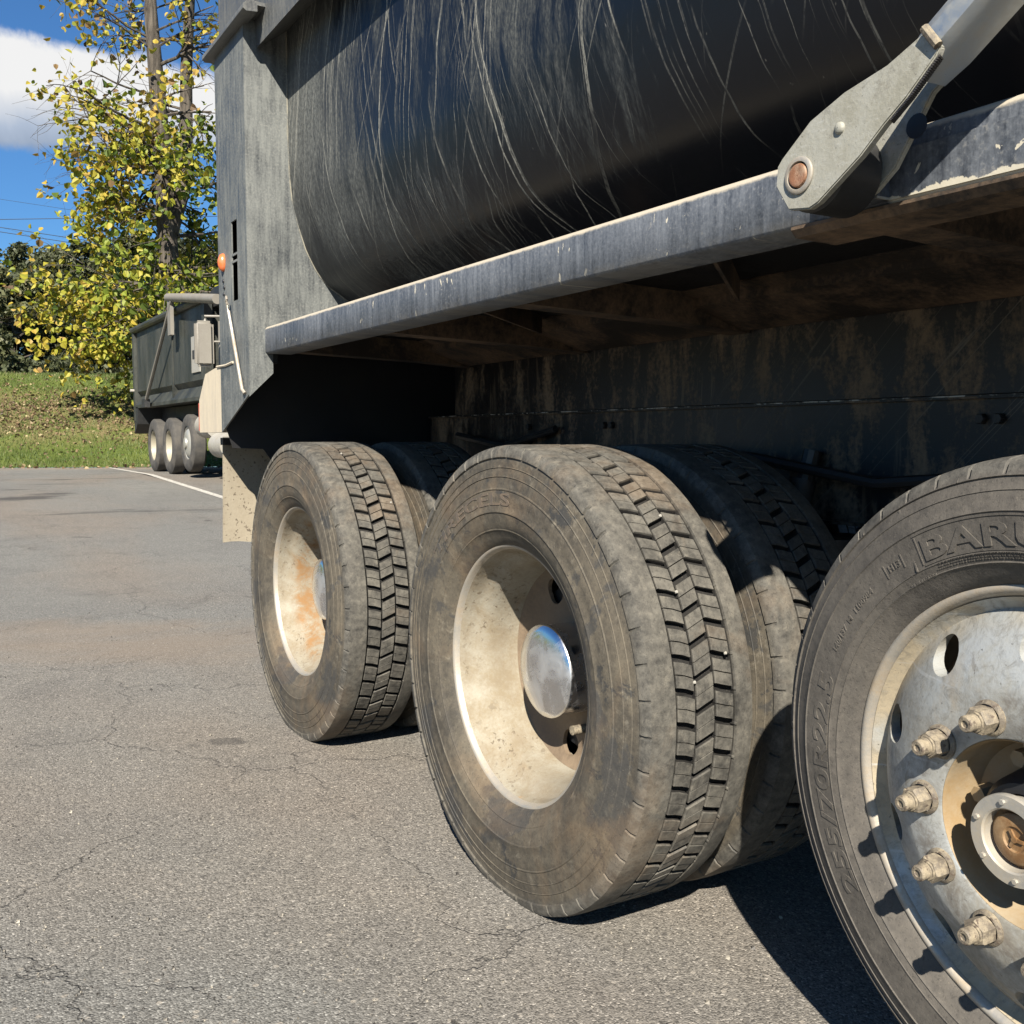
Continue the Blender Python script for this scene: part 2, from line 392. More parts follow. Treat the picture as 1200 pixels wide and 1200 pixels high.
def rail_extra(t, o, c):
    x, y, z = t.xyz(o)
    low = t.m('MULTIPLY', t.rng(z, 1.352, 1.338), t.rng(t.noise(t.map(o, (1, 9, 14)), 1.0, 5, .7, .4), .46, .53))
    nearm = t.rng(y, 1.02, .86)
    hh_ = t.m('ADD', 1.330, t.m('MULTIPLY', t.noise(t.map(o, (1, 22, 22)), 1, 5, .7, .3), .030))
    mud = t.m('MULTIPLY', t.rng(t.m('SUBTRACT', z, hh_), .0006, -.0006), t.rng(y, .905, .895))
    blob = t.m('MULTIPLY', t.rng(t.noise(t.map(o, (1, 26, 26), (0, 3, 1)), 1, 4, .6, .5), .665, .675), t.rng(y, 1.25, 1.1))
    mud = t.m('MAXIMUM', mud, blob)
    chip = t.m('MULTIPLY', t.rng(t.noise(t.map(o, (1, 34, 15)), 1.6, 4, .6, .3), .645, .665), t.rng(t.noise(t.map(o, (1, 1.5, 0)), 1.9, 3), .49, .56))
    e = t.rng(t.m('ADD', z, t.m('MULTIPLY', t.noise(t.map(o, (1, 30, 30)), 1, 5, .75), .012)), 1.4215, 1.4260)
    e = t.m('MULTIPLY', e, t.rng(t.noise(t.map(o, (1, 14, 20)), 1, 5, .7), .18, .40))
    c = t.mix(t.m('MULTIPLY', low, .18), c, (.42, .38, .30))
    c = t.mix(t.m('MAXIMUM', mud, chip), c, (.62, .57, .45))
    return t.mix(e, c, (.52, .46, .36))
rail_m = m_paint('rail_blue_black_paint', (.026, .032, .043), (.205, .225, .255), .38, .60, .85, rail_extra)
post_m = m_paint('post_grey_dusty_paint', (.040, .046, .052), (.215, .225, .210), .38, .58, .95)
flare_m = m_paint('flare_grey_paint', (.055, .06, .066), (.20, .20, .18), .38, .62, .85)
box_m = m_dusty('beige_dust_on_box', (.66, .57, .42), (.50, .44, .35), .42, .7, 3, (.8, .9), 0, .2, streak=(14, 14, 1.5))
weld_m = m_dusty('dusty_weld', (.10, .105, .10), (.30, .28, .22), .42, .6, 14, (.8, .95), 0, .6)
under_m = m_dusty('underside_brown_mud', (.028, .020, .014), (.24, .155, .09), .44, .64, 5, (.75, .95), 0, .6, streak=(1, 1, 1))
highlight_m = m_dusty('painted_flange_highlight', (.05, .05, .05), (.55, .52, .46), .50, .56, 5, (.5, .5), .6, .1, streak=(1, 3, 1))  # pale colour that paints in the shiny line along the frame flange
def frame_extra(t, o, c):
    dr = t.noise(t.map(o, (1, 34, 3)), 1, 5, .7, .4)
    c = t.mix(t.m('MULTIPLY', t.rng(dr, .56, .64, 0, .7), t.rng(t.noise(o, 2.2, 3), .45, .6)), c, (.17, .13, .085))
    sl = t.noise(t.map(o, (1, 3, 3), rot=(R(42), 0, 0)), 1, 2)
    x, y, z = t.xyz(o)
    dg = t.comb(0.0, t.m('ADD', y, z), t.m('MULTIPLY', z, .5))
    ln = t.rng(t.m('ABSOLUTE', t.m('SUBTRACT', t.noise(t.map(dg, (1, 14, 1)), 1, 3, .5), .5)), 0, .01, 1, 0)
    ln = t.m('MULTIPLY', ln, t.rng(y, 2.4, 1.2))
    return t.mix(t.m('MULTIPLY', ln, .7), c, (.22, .19, .15))
frame_m = m_dusty('frame_black_with_mud_runs', (.007, .007, .008), (.24, .175, .115), .49, .61, 5, (.45, .9), 0, .3, streak=(1, 2, .8), extra=frame_extra)
black_m = m_dusty('black_chassis', (.012, .012, .013), (.035, .028, .02), .5, .8, 5, (.5, .9), 0, .2)
def arm_extra(t, o, c):
    a = t.rng(t.noise(t.map(o, (1, 40, 160), rot=(.6, 0, 0)), 1, 5, .7), .58, .68); c = t.mix(t.m('MULTIPLY', a, .35), c, (.60, .60, .56))
    k = t.rng(t.noise(o, 150, 4, .75), .62, .68); c = t.mix(t.m('MULTIPLY', k, .7), c, (.12, .11, .09))
    d = t.rng(t.noise(o, 22, 7, .8, .5), .56, .64); return t.mix(t.m('MULTIPLY', d, .45), c, (.20, .185, .15))
arm_m = m_dusty('arm_silver_paint', (.46, .45, .385), (.30, .29, .235), .40, .60, 16, (.42, .8), .15, .45, spots=(13, .67, (.50, .43, .28)), extra=arm_extra)
arm_gal = m_dusty('arm_galvanised_tube', (.45, .52, .60), (.46, .45, .41), .38, .62, 5, (.22, .55), .75, .1)
pin_m = m_dusty('pin_rusty_bolt', (.36, .17, .09), (.45, .30, .20), .42, .6, 40, (.4, .7), .3, .6)
flap_m = m_dusty('mudflap_beige_mud', (.33, .28, .20), (.40, .35, .26), .42, .62, 9, (.85, .95), 0, .6, spots=(70, .60, (.15, .12, .085)), streak=(1, 1, .45))
lens_m, t, b = material('orange_lens'); b.inputs['Base Color'].default_value = (.85, .16, .03, 1); b.inputs['Roughness'].default_value = .3
t.set(b.inputs['Base Color'], t.mix(t.rng(t.noise(t.tc(), 60, 3), .4, .7), (.85, .17, .04), (.55, .22, .10)))
red_m, t, b = material('red_lens'); t.set(b.inputs['Base Color'], t.mix(t.rng(t.noise(t.tc(), 25, 3), .4, .7), (.50, .05, .03), (.42, .22, .15)))

# ------------------------------------------------------------------ ground
def yedge(x): return 24.7-.36*(x-.9)
def sstep(a, b, v):
    v = max(0, min(1, (v-a)/(b-a))); return v*v*(3-2*v)
def H(x, y):
    z = .36*max(0, min(1, (y-6.5)/12.5)) if y > 6.5 else 0
    z -= .02*sstep(6, 8, y)*(1-sstep(8, 12, y))
    tt = y-yedge(x)
    if tt > 0:
        z += 2.75*sstep(-1.5, 11.5, tt)-2.75*sstep(-1.5, 11.5, 0)+.09*mnoise.noise(Vector((x*.7, y*.7, 0)))*min(1, tt)
    if tt > 13: z += (tt-13)*.004
    return z
asph, t, b = material('asphalt')
o_ = t.tc('Object')
big = t.noise(o_, .35, 4, .55, .3); mid = t.noise(o_, 2.2, 5, .6, .4); fine = t.noise(o_, 45, 4, .7)
base = t.mix(t.rng(big, .35, .65), (.193, .188, .172), (.230, .224, .202))
brown = t.rng(t.noise(t.map(o_, (1, .45, 1), (7, 3, 0)), .5, 4, .55, .3), .46, .64)
base = t.mix(t.m('MULTIPLY', brown, .55), base, (.250, .205, .160))
darkp = t.rng(mid, .52, .75)
base = t.mix(t.m('MULTIPLY', darkp, .35), base, (.100, .097, .092))
vc = t.new('ShaderNodeTexVoronoi', {'Vector': t.m('ADD', 0, 0) if False else o_, 'Scale': 250.0})
st = t.xyz(vc.outputs['Color'])[0]
base = t.mix(1.0, base, t.ramp(st, [(0, .42), (.3, .86), (.7, 1.08), (.94, 1.4), (1, 2.2)]), 'MULTIPLY')
vc2 = t.new('ShaderNodeTexVoronoi', {'Vector': o_, 'Scale': 62.0})
st2 = t.xyz(vc2.outputs['Color'])[1]
big_stone = t.m('MULTIPLY', t.rng(vc2.outputs['Distance'], .42, .30), t.rng(st2, .84, .90))
base = t.mix(t.m('MULTIPLY', big_stone, .7), base, t.mix(t.xyz(vc2.outputs['Color'])[2], (.09, .085, .08), (.42, .38, .32)))
pit = t.m('MULTIPLY', t.rng(t.noise(o_, 95, 3, .6), .40, .30), .7)
base = t.mix(pit, base, (.045, .042, .04))
# cracks
wob = t.noise(o_, 5, 5, .6, 0, True)
cv = t.new('ShaderNodeVectorMath', {0: o_, 1: t.new('ShaderNodeVectorMath', {0: wob, 3: .30}, operation='SCALE').outputs[0]}, operation='ADD').outputs[0]
ck = t.m('MULTIPLY', t.rng(t.vor(cv, .95, 'DISTANCE_TO_EDGE'), .0, .006, 1, 0), t.rng(t.noise(o_, 1.1, 3), .38, .50))
ck2 = t.m('MULTIPLY', t.rng(t.vor(cv, 2.3, 'DISTANCE_TO_EDGE'), .0, .012, 1, 0), t.rng(t.noise(t.map(o_, (1, 1, 1), (3, 9, 0)), .8, 3), .56, .64))
ckk = t.m('MAXIMUM', ck, ck2)
base = t.mix(t.m('MULTIPLY', ckk, .45), base, (.05, .046, .042))
# oil / damp stains; the dark streaks far off double as tree shadows
x, y, z = t.xyz(o_)
ax_ = t.m('ADD', t.m('MULTIPLY', t.m('ADD', x, .1), .86), t.m('MULTIPLY', t.m('SUBTRACT', y, 5.35), -.51))
ay_ = t.m('ADD', t.m('MULTIPLY', t.m('ADD', x, .1), .51), t.m('MULTIPLY', t.m('SUBTRACT', y, 5.35), .86))
rs_ = t.m('ADD', t.m('MULTIPLY', t.m('MULTIPLY', ax_, ax_), .12), t.m('MULTIPLY', t.m('MULTIPLY', ay_, ay_), 1.6))
mudst = t.rng(t.m('ADD', rs_, t.m('MULTIPLY', t.noise(t.map(o_, (1, 2.2, 1)), 1.3, 5, .65, .3), 1.6)), 1.5, .75)
base = t.mix(t.m('MULTIPLY', mudst, .42), base, (.29, .22, .155))
oil = t.m('MULTIPLY', t.rng(t.noise(t.map(o_, (1, 1, 1), (31, 7, 0)), 3.3, 3, .5), .70, .735), .55)
base = t.mix(oil, base, (.06, .056, .052))
far_streak = t.m('MULTIPLY', t.rng(t.noise(t.map(o_, (.55, 1.6, 1), (1, 1.3, 0)), .55, 5, .55, .3), .58, .63), t.rng(y, 9, 14))
base = t.mix(t.m('MULTIPLY', far_streak, .75), base, (.05, .047, .045))
dd_ = t.m('ADD', t.m('ADD', y, t.m('MULTIPLY', x, .36)), -25.02)
dirt_ = t.m('MULTIPLY', t.rng(dd_, -2.2, -.2), t.rng(t.noise(o_, 1.6, 6, .7, .3), .33, .52))
base = t.mix(t.m('MULTIPLY', dirt_, .8), base, (.33, .26, .18))
t.set(b.inputs['Base Color'], base); t.set(b.inputs['Roughness'], .9); b.inputs['Specular IOR Level'].default_value = .3
hgt = t.m('ADD', t.m('MULTIPLY', vc.outputs['Distance'], -.5), t.m('ADD', t.m('MULTIPLY', fine, .9), t.m('MULTIPLY', ckk, -.9)))
t.set(b.inputs['Normal'], t.bump(hgt, .8, .005))

grassm, t, b = material('grass_bank')
o_ = t.tc('Object'); x, y, z = t.xyz(o_)
g = t.mix(t.rng(t.noise(o_, 1.2, 5, .65, .3), .35, .65), (.090, .145, .028), (.160, .195, .045))
g = t.mix(t.rng(t.noise(o_, 22, 4, .7), .4, .7), g, (.15, .175, .045))
litter = t.m('MULTIPLY', t.rng(t.noise(o_, 1.0, 5, .65, .6), .40, .54), t.m('MULTIPLY', t.rng(z, .75, 1.1), t.rng(z, 2.5, 2.0)))
dirt = t.mix(t.noise(o_, 26, 4, .7), (.13, .095, .05), (.34, .26, .14))
g = t.mix(t.m('MULTIPLY', litter, .8), g, dirt)
t.set(b.inputs['Base Color'], g); b.inputs['Roughness'].default_value = .95; b.inputs['Specular IOR Level'].default_value = .1
t.set(b.inputs['Normal'], t.bump(t.noise(o_, 30, 4, .7), .7, .05))

def grid_surface(name, xs, ys, mat, f, kind='structure', cond=None):
    V = []; F = []; nx = len(xs)
    for yy in ys:
        for xx in xs: V.append((xx, yy, f(xx, yy)))
    for j in range(len(ys)-1):
        for i in range(nx-1):
            F.append((j*nx+i, j*nx+i+1, (j+1)*nx+i+1, (j+1)*nx+i))
    o = obj(name, mesh(name, V, F, mat, True, 180)); o['kind'] = kind
    return o
# asphalt: sheet in rows following the bank edge
def lin(a, b, n): return [a+(b-a)*i/n for i in range(n+1)]
def warp(rows, xs, zf):
    V = []; F = []; nx = len(xs)
    for s in rows:
        for xx in xs:
            yy = s(xx); V.append((xx, yy, zf(xx, yy)))
    for j in range(len(rows)-1):
        for i in range(nx-1): F.append((j*nx+i, j*nx+i+1, (j+1)*nx+i+1, (j+1)*nx+i))
    return V, F
xs = [-300, -120, -60, -30]+lin(-20, 14, 60)+[25, 60, 120, 300]
rows = [(lambda xx, k=k: k) for k in (-300, -60, -20, -8, 0, 5, 6.5, 7, 8, 10, 12, 14, 16, 18)]
def er(k):
    return lambda xx: max(min(18.1+(yedge(max(-20, min(14, xx)))-18.1)*k, 60), 18.05)
rows += [er(k) for k in (.35, .7, .9, 1.0)]
def HA(xx, yy):
    e = .012*mnoise.noise(Vector((xx*1.3, yy*1.3, 2)))
    zz = .36*max(0, min(1, (yy-6.5)/12.5)) if yy > 6.5 else 0
    return zz-.02*sstep(6, 8, yy)*(1-sstep(8, 12, yy))
V, F = warp(rows, xs, HA)
gr = obj('parking_lot', mesh('parking_lot', V, F, asph, True, 180)); gr['kind'] = 'structure'
# grass bank
xs2 = [-300, -120, -60, -35]+lin(-20, 14, 110)+[25, 60, 120, 300]
rows2 = []
for k in lin(-.12, 14, 70)+[18, 25, 40, 70, 150, 400]:
    rows2.append(lambda xx, k=k: yedge(max(-20, min(14, xx)))+k+(.18*mnoise.noise(Vector((xx*.9, 5, 1))) if k < .3 else 0))
V, F = warp(rows2, xs2, lambda xx, yy: max(H(max(-20, min(14, xx)), yy), HA(xx, yy))+.012+(0 if yy-yedge(max(-20, min(14, xx))) > .02 else -.0))
gb = obj('grass_bank', mesh('grass_bank', V, F, grassm, True, 180)); gb['kind'] = 'structure'

# white parking line (painted stripe, 4 mm up)
paint, t, b = material('worn_white_line')
o_ = t.tc(); w_ = t.rng(t.noise(o_, 30, 5, .7), .38, .52)
t.set(b.inputs['Base Color'], t.mix(w_, (.20, .19, .17), (.66, .63, .56))); b.inputs['Roughness'].default_value = .85
def ground_pt(u, v):
    f = 1181.48
    Fw = Vector((math.sin(YAW)*math.cos(PITCH), math.cos(YAW)*math.cos(PITCH), -math.sin(PITCH)))
    Rt = Vector((math.cos(YAW), -math.sin(YAW), 0)); Up = Rt.cross(Fw)
    d = Fw+Rt*(u-600)/f+Up*(600-v)/f
    k = 1.0
    for i in range(20000):
        p = CAM+d*k
        if p.z < H(p.x, p.y): return p
        k += .005
    return p
LA = ground_pt(127, 548); LB = ground_pt(262, 583.5)
ldir = (LB-LA); ldir.z = 0; ldir.normalize(); ln = Vector((-ldir.y, ldir.x, 0))
V = []; F = []
N = 40
for i in range(N+1):
    p = LA+ldir*(12.0*i/N)
    for s in (-.055, .055):
        q = p+ln*s; V.append((q.x, q.y, HA(q.x, q.y)+.005))
for i in range(N): F.append((2*i, 2*i+1, 2*i+3, 2*i+2))
pl_ = obj('parking_line', mesh('parking_line', V, F, paint, True, 180)); pl_['kind'] = 'structure'

# ------------------------------------------------------------------ tyres
def tyre_mesh(name, prof, seg_notch, notch_js, mat, notch_depth=.004, ridges=()):
    """prof list (x,r); notch_js: profile indices pushed in at periodic slots"""
    fr = (0, .10, .13, .18, .21, .62)
    angs = [(k+f)*2*PI/seg_notch for k in range(seg_notch) for f in fr]
    n = len(prof); V = []; F = []
    for ai, a in enumerate(angs):
        slot = (ai % 6) in (2, 3)
        for j, (x, r) in enumerate(prof):
            if slot and j in notch_js:
                dx, dr = notch_js[j]; x += dx; r += dr
            V.append((x, r*math.cos(a), r*math.sin(a)))
    m = len(angs)
    for k in range(m):
        k2 = (k+1) % m
        for j in range(n-1): F.append((k*n+j, k2*n+j, k2*n+j+1, k*n+j+1))
    return V, F
# drive tyre: x 0 (outer bulge) .. .28, tread .018-.262
def side(x, r, s=1): return (x, r)
outer = [(.045, .288), (.034, .292), (.026, .300), (.018, .312), (.012, .326), (.0095, .328), (.0095, .331), (.008, .333),
         (.0035, .350), (.001, .366), (-.0012, .368), (-.0012, .371), (.0, .373), (-.001, .395), (-.0005, .415), (.0002, .4165), (-.0012, .418), (-.0012, .420), (.001, .422),
         (.003, .440), (.0045, .4455), (.0028, .447), (.0045, .4485), (.007, .460), (.0085, .4655), (.007, .467), (.009, .4685), (.011, .482), (.012, .488), (.008, .490), (.010, .504), (.017, .5135), (.030, .5165), (.050, .5172), (.071, .5172)]
groove = [(.0722, .5025), (.085, .5025)]
mid_ = [(.14, .5055), (.195, .506), (.2075, .506)]
V_outer = outer+groove+mid_
def mirror(p, w=.28): return [(w-x, r) for x, r in p[::-1]]
drive_prof = outer+groove+[(.14, .503), (.205, .5025), (.2175, .5025), (.2190, .5172)]+mirror(outer)[1:]
nj = {}
for j, (x, r) in enumerate(drive_prof):
    if .4895 <= r <= .506: nj[j] = (.0035 if x < .14 else -.0035, -.001)
def drive_tyre():
    mb = MB(); V, F = tyre_mesh('t', drive_prof, 48, nj, None)
    mb.add(V, F)
    rng = random.Random(3)
    NB = 52
    def blk(a0, a1, x0, x1, skew0, skew1, bow):
        # polygon in (x, angle); pointed sides like a worn herringbone
        xm = (x0+x1)/2
        base = [(x0, a0+skew0), (xm, a0+bow), (x1, a0+skew1), (x1, a1+skew1), (xm, a1+bow), (x0, a1+skew0)]
        cx_ = sum(p[0] for p in base)/6; ca = sum(p[1] for p in base)/6
        V = []
        top = .5168+rng.uniform(-.0008, .0006)
        for r, k in ((.5025, 1.0), (top-.0012, .975), (top, .925)):
            for (x, a) in base:
                xx = cx_+(x-cx_)*k; aa = ca+(a-ca)*k; V.append((xx, r*math.cos(aa), r*math.sin(aa)))
        F = [(12, 13, 14, 15, 16, 17)]
        for L in (0, 6):
            for i in range(6): F.append((L+i, L+(i+1) % 6, L+6+(i+1) % 6, L+6+i))
        mb.add(V, F)
    st = 2*PI/NB
    for k in range(NB):
        for row, (x0, x1) in enumerate(((.0770, .1180), (.1225, .1650), (.1695, .2120))):
            a = k*st+(st*.5 if row == 1 else 0)
            g = st*.108
            sk = {0: (-.012, .010, -.004), 1: (.016, -.016, 0), 2: (-.008, .014, .004)}[row]
            am = a+st*.5
            blk(a+g, am-.0008, x0, x1, *sk)
            blk(am+.0008, a+st-g, x0, x1, *sk)
    me = mb.mesh('tyre', tyre_drive, True, 34)
    return me
DT = drive_tyre()
# letters for drive tyre
def xs_drive(r):
    pts = sorted([(rr, x) for x, rr in outer]);
    for (r0, x0), (r1, x1) in zip(pts, pts[1:]):
        if r0 <= r <= r1: return x0+(x1-x0)*(r-r0)/(r1-r0+1e-9)
    return pts[-1][1]
letters_worn = m_dusty('worn_letter_rubber', (.075, .07, .062), (.17, .125, .085), .42, .6, 9, (.7, .9), 0, .4)
# rim (dual): local x measured from tyre outer bulge = 0; lip at .035
rim_prof = [(.047, .286), (.036, .2865), (.0325, .2905), (.0325, .297), (.036, .2995), (.041, .2985)]
barrel = [(.047, .2835), (.060, .279), (.080, .277), (.092, .268), (.104, .2565), (.125, .2515), (.150, .2475), (.178, .2440), (.190, .2400)]
disc = [(.196, .228), (.203, .212), (.207, .19), (.206, .165), (.204, .15)]
def drive_rim(rm=None):
    mb = MB()
    mb.lathe([(.041, .2985), (.036, .2998), (.0325, .2975), (.0325, .291), (.036, .2870), (.047, .2835)], 128, 1)
    mb.lathe(barrel, 128, 0)
    mb.lathe([(.190, .2400), (.196, .2395), (.26, .262), (.245, .286)], 64, 0)
    return mb.mesh('rim', [rm or rim_mud, lip_metal], True, 50)
def drive_disc():
    d = MB()
    pr = [(.189, .2399)]+disc+[(.203, .10), (.213, .10), (.214, .15), (.217, .19), (.213, .215), (.205, .232), (.1995, .2400)]
    d.lathe(pr, 96, 0, close=True)
    me = d.mesh('disc', [rim_disc], True, 40)
    cut = MB()
    for k in range(5):
        a = R(61.5+72*k) ; c_ = (.188*math.cos(a), .188*math.sin(a))
        cut.tube([(.15, *c_), (.26, *c_)], .031, 28)
    r = boolean(me, cut.mesh('c', [rim_disc]))
    for p in r.polygons: p.use_smooth = True
    r.set_sharp_from_angle(angle=R(40))
    return r
DRIM = drive_rim(); DRIM_RUST = drive_rim(rim_rust); DDISC = drive_disc()
def hub_cap():
    mb = MB()
    mb.lathe([(x-.022 if x < .2 else x, r) for x, r in [(.215, .104), (.160, .104), (.150, .1055), (.146, .1075), (.141, .1075), (.1375, .104), (.133, .090), (.128, .065), (.1255, .035), (.1248, .001)]], 80)
    return mb.mesh('hub_cap', [chrome], True, 60)
CAP = hub_cap()

def place(name, me, parent, loc=(0, 0, 0), label=None):
    o = link(bpy.data.objects.new(name, me)); o.parent = parent; o.location = loc
    if label: o['label'] = label
    return o

truck = thing('dump_truck', 'muddy black dump truck in the foreground with dusty dual tyres and a silver arm', 'dump truck', (1.22, 0.6, 0))
Y1, Y2, ZH = 3.367, 1.9155, .4985
TXTS = {}
def drive_wheel(y, rotx, text=None, label=None, far=False):
    rim = place('wheel', DRIM_RUST if y > 3 else DRIM, truck, Vector((0, y, ZH))-Vector(truck.location), label)
    ty = place('tyre', DT, rim); ty.rotation_euler = (rotx, 0, 0)
    di = place('disc', DDISC, rim)
    place('hub_cap', CAP, rim)
    if text:
        mb = MB()
        for tx in text: wrap_text(mb, *tx, xs_drive, .0012)
        place('raised_lettering', mb.mesh('lettering', letters_worn, False), rim)
    # plug
    v = MB(); a = R(-107); v.tube([(.165, .142*math.cos(a), .142*math.sin(a)), (.205, .142*math.cos(a), .142*math.sin(a))], .011, 12)
    place('stud', v.mesh('stud', tan_steel), rim)
    # inner tyre of the pair
    it = place('inner_tyre', DT, rim, (.335, 0, 0)); it.rotation_euler = (rotx+.7, 0, 0)
    ir = MB(); ir.lathe([(.040, .2985), (.035, .2995), (.033, .292), (.046, .284), (.09, .268), (.15, .25), (.24, .262), (.245, .286)], 64)
    place('inner_rim', ir.mesh('inner_rim', rim_disc), rim, (.335, 0, 0))
    dr = MB(); dr.lathe([(.225, 0.001), (.225, .2), (.24, .21), (.42, .21), (.45, .18), (.5, .09)], 48)
    place('brake_drum', dr.mesh('brake_drum', black_m), rim)
    return rim
w1 = drive_wheel(Y1, .35, None, 'rearmost near side dual wheel with rust stained beige rim')
w2 = drive_wheel(Y2, .0, [('TIRECELS', 37, 96, .385, .027)], 'middle near side dual wheel with beige mud caked rim and chrome cap')

# pebbles caught in the tread
peb = m_dusty('pale_pebble', (.42, .40, .35), (.32, .29, .24), .5, .7, 200, (.7, .9))
for wh, lst in ((w2, ((.1185, 152), (.1185, 171), (.162, 133), (.202, 166))), (w1, ((.1185, 112), (.204, 141)))):
    for x_, a_ in lst:
        a_ = R(a_); mb = MB(); mb.lathe([(-.0032, .0004), (-.002, .003), (.0015, .0036), (.0035, .0018), (.004, .0003)], 7, cx=x_, cy=.5165*math.cos(a_), cz=.5165*math.sin(a_))
        place('pebble', mb.mesh('pebble', peb, False), wh)

# lift axle wheel
def lift_tyre():
    pr = [(.012, .292), (.003, .296), (-.004, .303), (-.012, .315), (-.0165, .325), (-.018, .3265), (-.0195, .328), (-.018, .3295), (-.0215, .340), (-.0225, .3405),
          (-.0225, .3418), (-.0215, .3425), (-.0215, .365), (-.021, .3895), (-.0225, .391), (-.021, .3925), (-.018, .405), (-.0145, .4145), (-.0155, .4155), (-.014, .417), (-.009, .428), (-.0075, .431), (-.0098, .4325), (-.008, .434), (.0, .4475), (.008, .452), (.03, .4545)]
    def grv(x): return [(x, .4545), (x+.002, .444), (x+.010, .444), (x+.012, .4545)]
    full = pr+grv(.052)+grv(.098)+[(.142-.012, .4545)]
    W_ = .213
    full = pr+grv(.05)+grv(.1005)+grv(.151)+[(W_-x, r) for x, r in pr[::-1]]
    nj = {j: ((.003 if x < .1 else -.003), -.004) for j, (x, r) in enumerate(full) if .4341 <= r <= .4530}
    mb = MB(); V, F = tyre_mesh('t', full, 52, nj, None); mb.add(V, F)
    def xs(r):
        pts = sorted([(rr, x) for x, rr in pr])
        for (r0, x0), (r1, x1) in zip(pts, pts[1:]):
            if r0 <= r <= r1: return x0+(x1-x0)*(r-r0)/(r1-r0+1e-9)
        return pts[-1][1]
    return mb.mesh('tyre', tyre_lift, True, 34), xs
LT, xs_lift = lift_tyre()
s_, c_ = R(-4.88), R(-3.9)
nrm = Vector((-math.cos(s_)*math.cos(c_), -math.sin(s_)*math.cos(c_), math.sin(c_)))
ax = -nrm; ay = Vector((-math.sin(s_), math.cos(s_), 0)); az_ = ax.cross(ay)
rot3 = Matrix((ax, ay, az_)).transposed().to_euler()
# wheel disc with ten hand holes
def lift_disc():
    d = MB()
    pr = [(.012, .2815), (.006, .283), (.016, .2755), (.020, .268), (.014, .262), (.004, .252), (-.010, .236), (-.022, .218), (-.031, .2), (-.0375, .186), (-.040, .178), (-.042, .172), (-.042, .120), (-.040, .117),
          (-.018, .115), (-.018, .125), (-.022, .172), (-.016, .186), (-.006, .21), (.010, .235), (.026, .258), (.034, .272), (.03, .2815)]
    pr = pr[1:]
    d.lathe(pr, 120, 0, close=True)
    me = d.mesh('disc', [alu], True, 45)
    cut = MB()
    for k in range(10):
        a = R(73.4+18-36*k); c2 = (.2325*math.cos(a), .2325*math.sin(a))
        cut.tube([(-.08, *c2), (.08, *c2)], .0255, 28)
    r = boolean(me, cut.mesh('c', [alu]))
    for p in r.polygons: p.use_smooth = True
    r.set_sharp_from_angle(angle=R(38))
    return r
LD = lift_disc()
lw = place('wheel', LD, truck, Vector((.0534, .6927, .5574))-Vector(truck.location), 'raised front lift axle wheel with bare aluminium disc and ten lug nuts')
lw.rotation_euler = rot3
place('tyre', LT, lw)
lp = MB(); lp.lathe([(.03, .2815), (.018, .2812), (.008, .2835), (.001, .288), (-.002, .2925), (-.0015, .2975), (.002, .3), (.008, .299), (.014, .294)], 144)
place('rim', lp.mesh('rim', [lip_metal], True, 50), lw)
ib = MB(); ib.lathe([(.02, .2812), (.05, .272), (.08, .25), (.19, .25), (.2, .29)], 64); place('inner_barrel', ib.mesh('barrel', rim_disc), lw)
# bore and hub
hb = MB(); hb.lathe([(-.040, .1165), (-.036, .1140), (-.010, .1135), (.0, .110), (.014, .104), (.015, .05)], 64)
place('hub_bore', hb.mesh('hub_bore', bore_tan, True, 40), lw)
hb = MB(); hb.lathe([(.02, .075), (-.02, .070), (-.032, .062), (-.034, .05)], 48); place('hub', hb.mesh('hub', dark_steel, True, 40), lw)
hc = MB(); hc.lathe([(-.03, .047), (-.050, .0475), (-.052, .053), (-.0535, .0555), (-.0600, .0555), (-.0622, .0545), (-.0622, .0395), (-.060, .0375), (-.045, .0370)], 64)
for k in range(6):
    a = R(20+60*k); hc.tube([(-.0660, .0470*math.cos(a), .0470*math.sin(a)), (-.061, .0470*math.cos(a), .0470*math.sin(a))], .0034, 6)
place('hub_cap', hc.mesh('hub_cap', alu_hub, True, 40), lw)
hp = MB(); hp.lathe([(-.045, .037), (-.046, .032), (-.052, .031), (-.054, .028), (-.054, .016), (-.052, .014), (-.0515, .001)], 40)
hp.tube([(-.055, 0, 0), (-.050, 0, 0)], .004, 8)
for k in range(3):
    a = R(90+120*k); hp.box(-.0545, -.051, -.002, .002, 0, .012, rot=Matrix.Rotation(a, 3, 'X'), piv=(0, 0, 0))
place('grease_plug', hp.mesh('plug', brown_cap, True, 40), lw)
ft = MB(); a = R(112); ft.tube([(-.048, .05*math.cos(a), .05*math.sin(a)), (-.048, .066*math.cos(a), .066*math.sin(a))], [.006, .004], 6)
place('filler_plug', ft.mesh('filler_plug', alu_hub), lw)
for k in range(6):
    a = R(12+60*k); mb = MB(); c2 = (.087*math.cos(a), .087*math.sin(a))
    mb.tube([(-.012, *c2), (.016, *c2)], .011, 6)
    place('flange_bolt', mb.mesh('flange_bolt', bore_tan, False), lw)
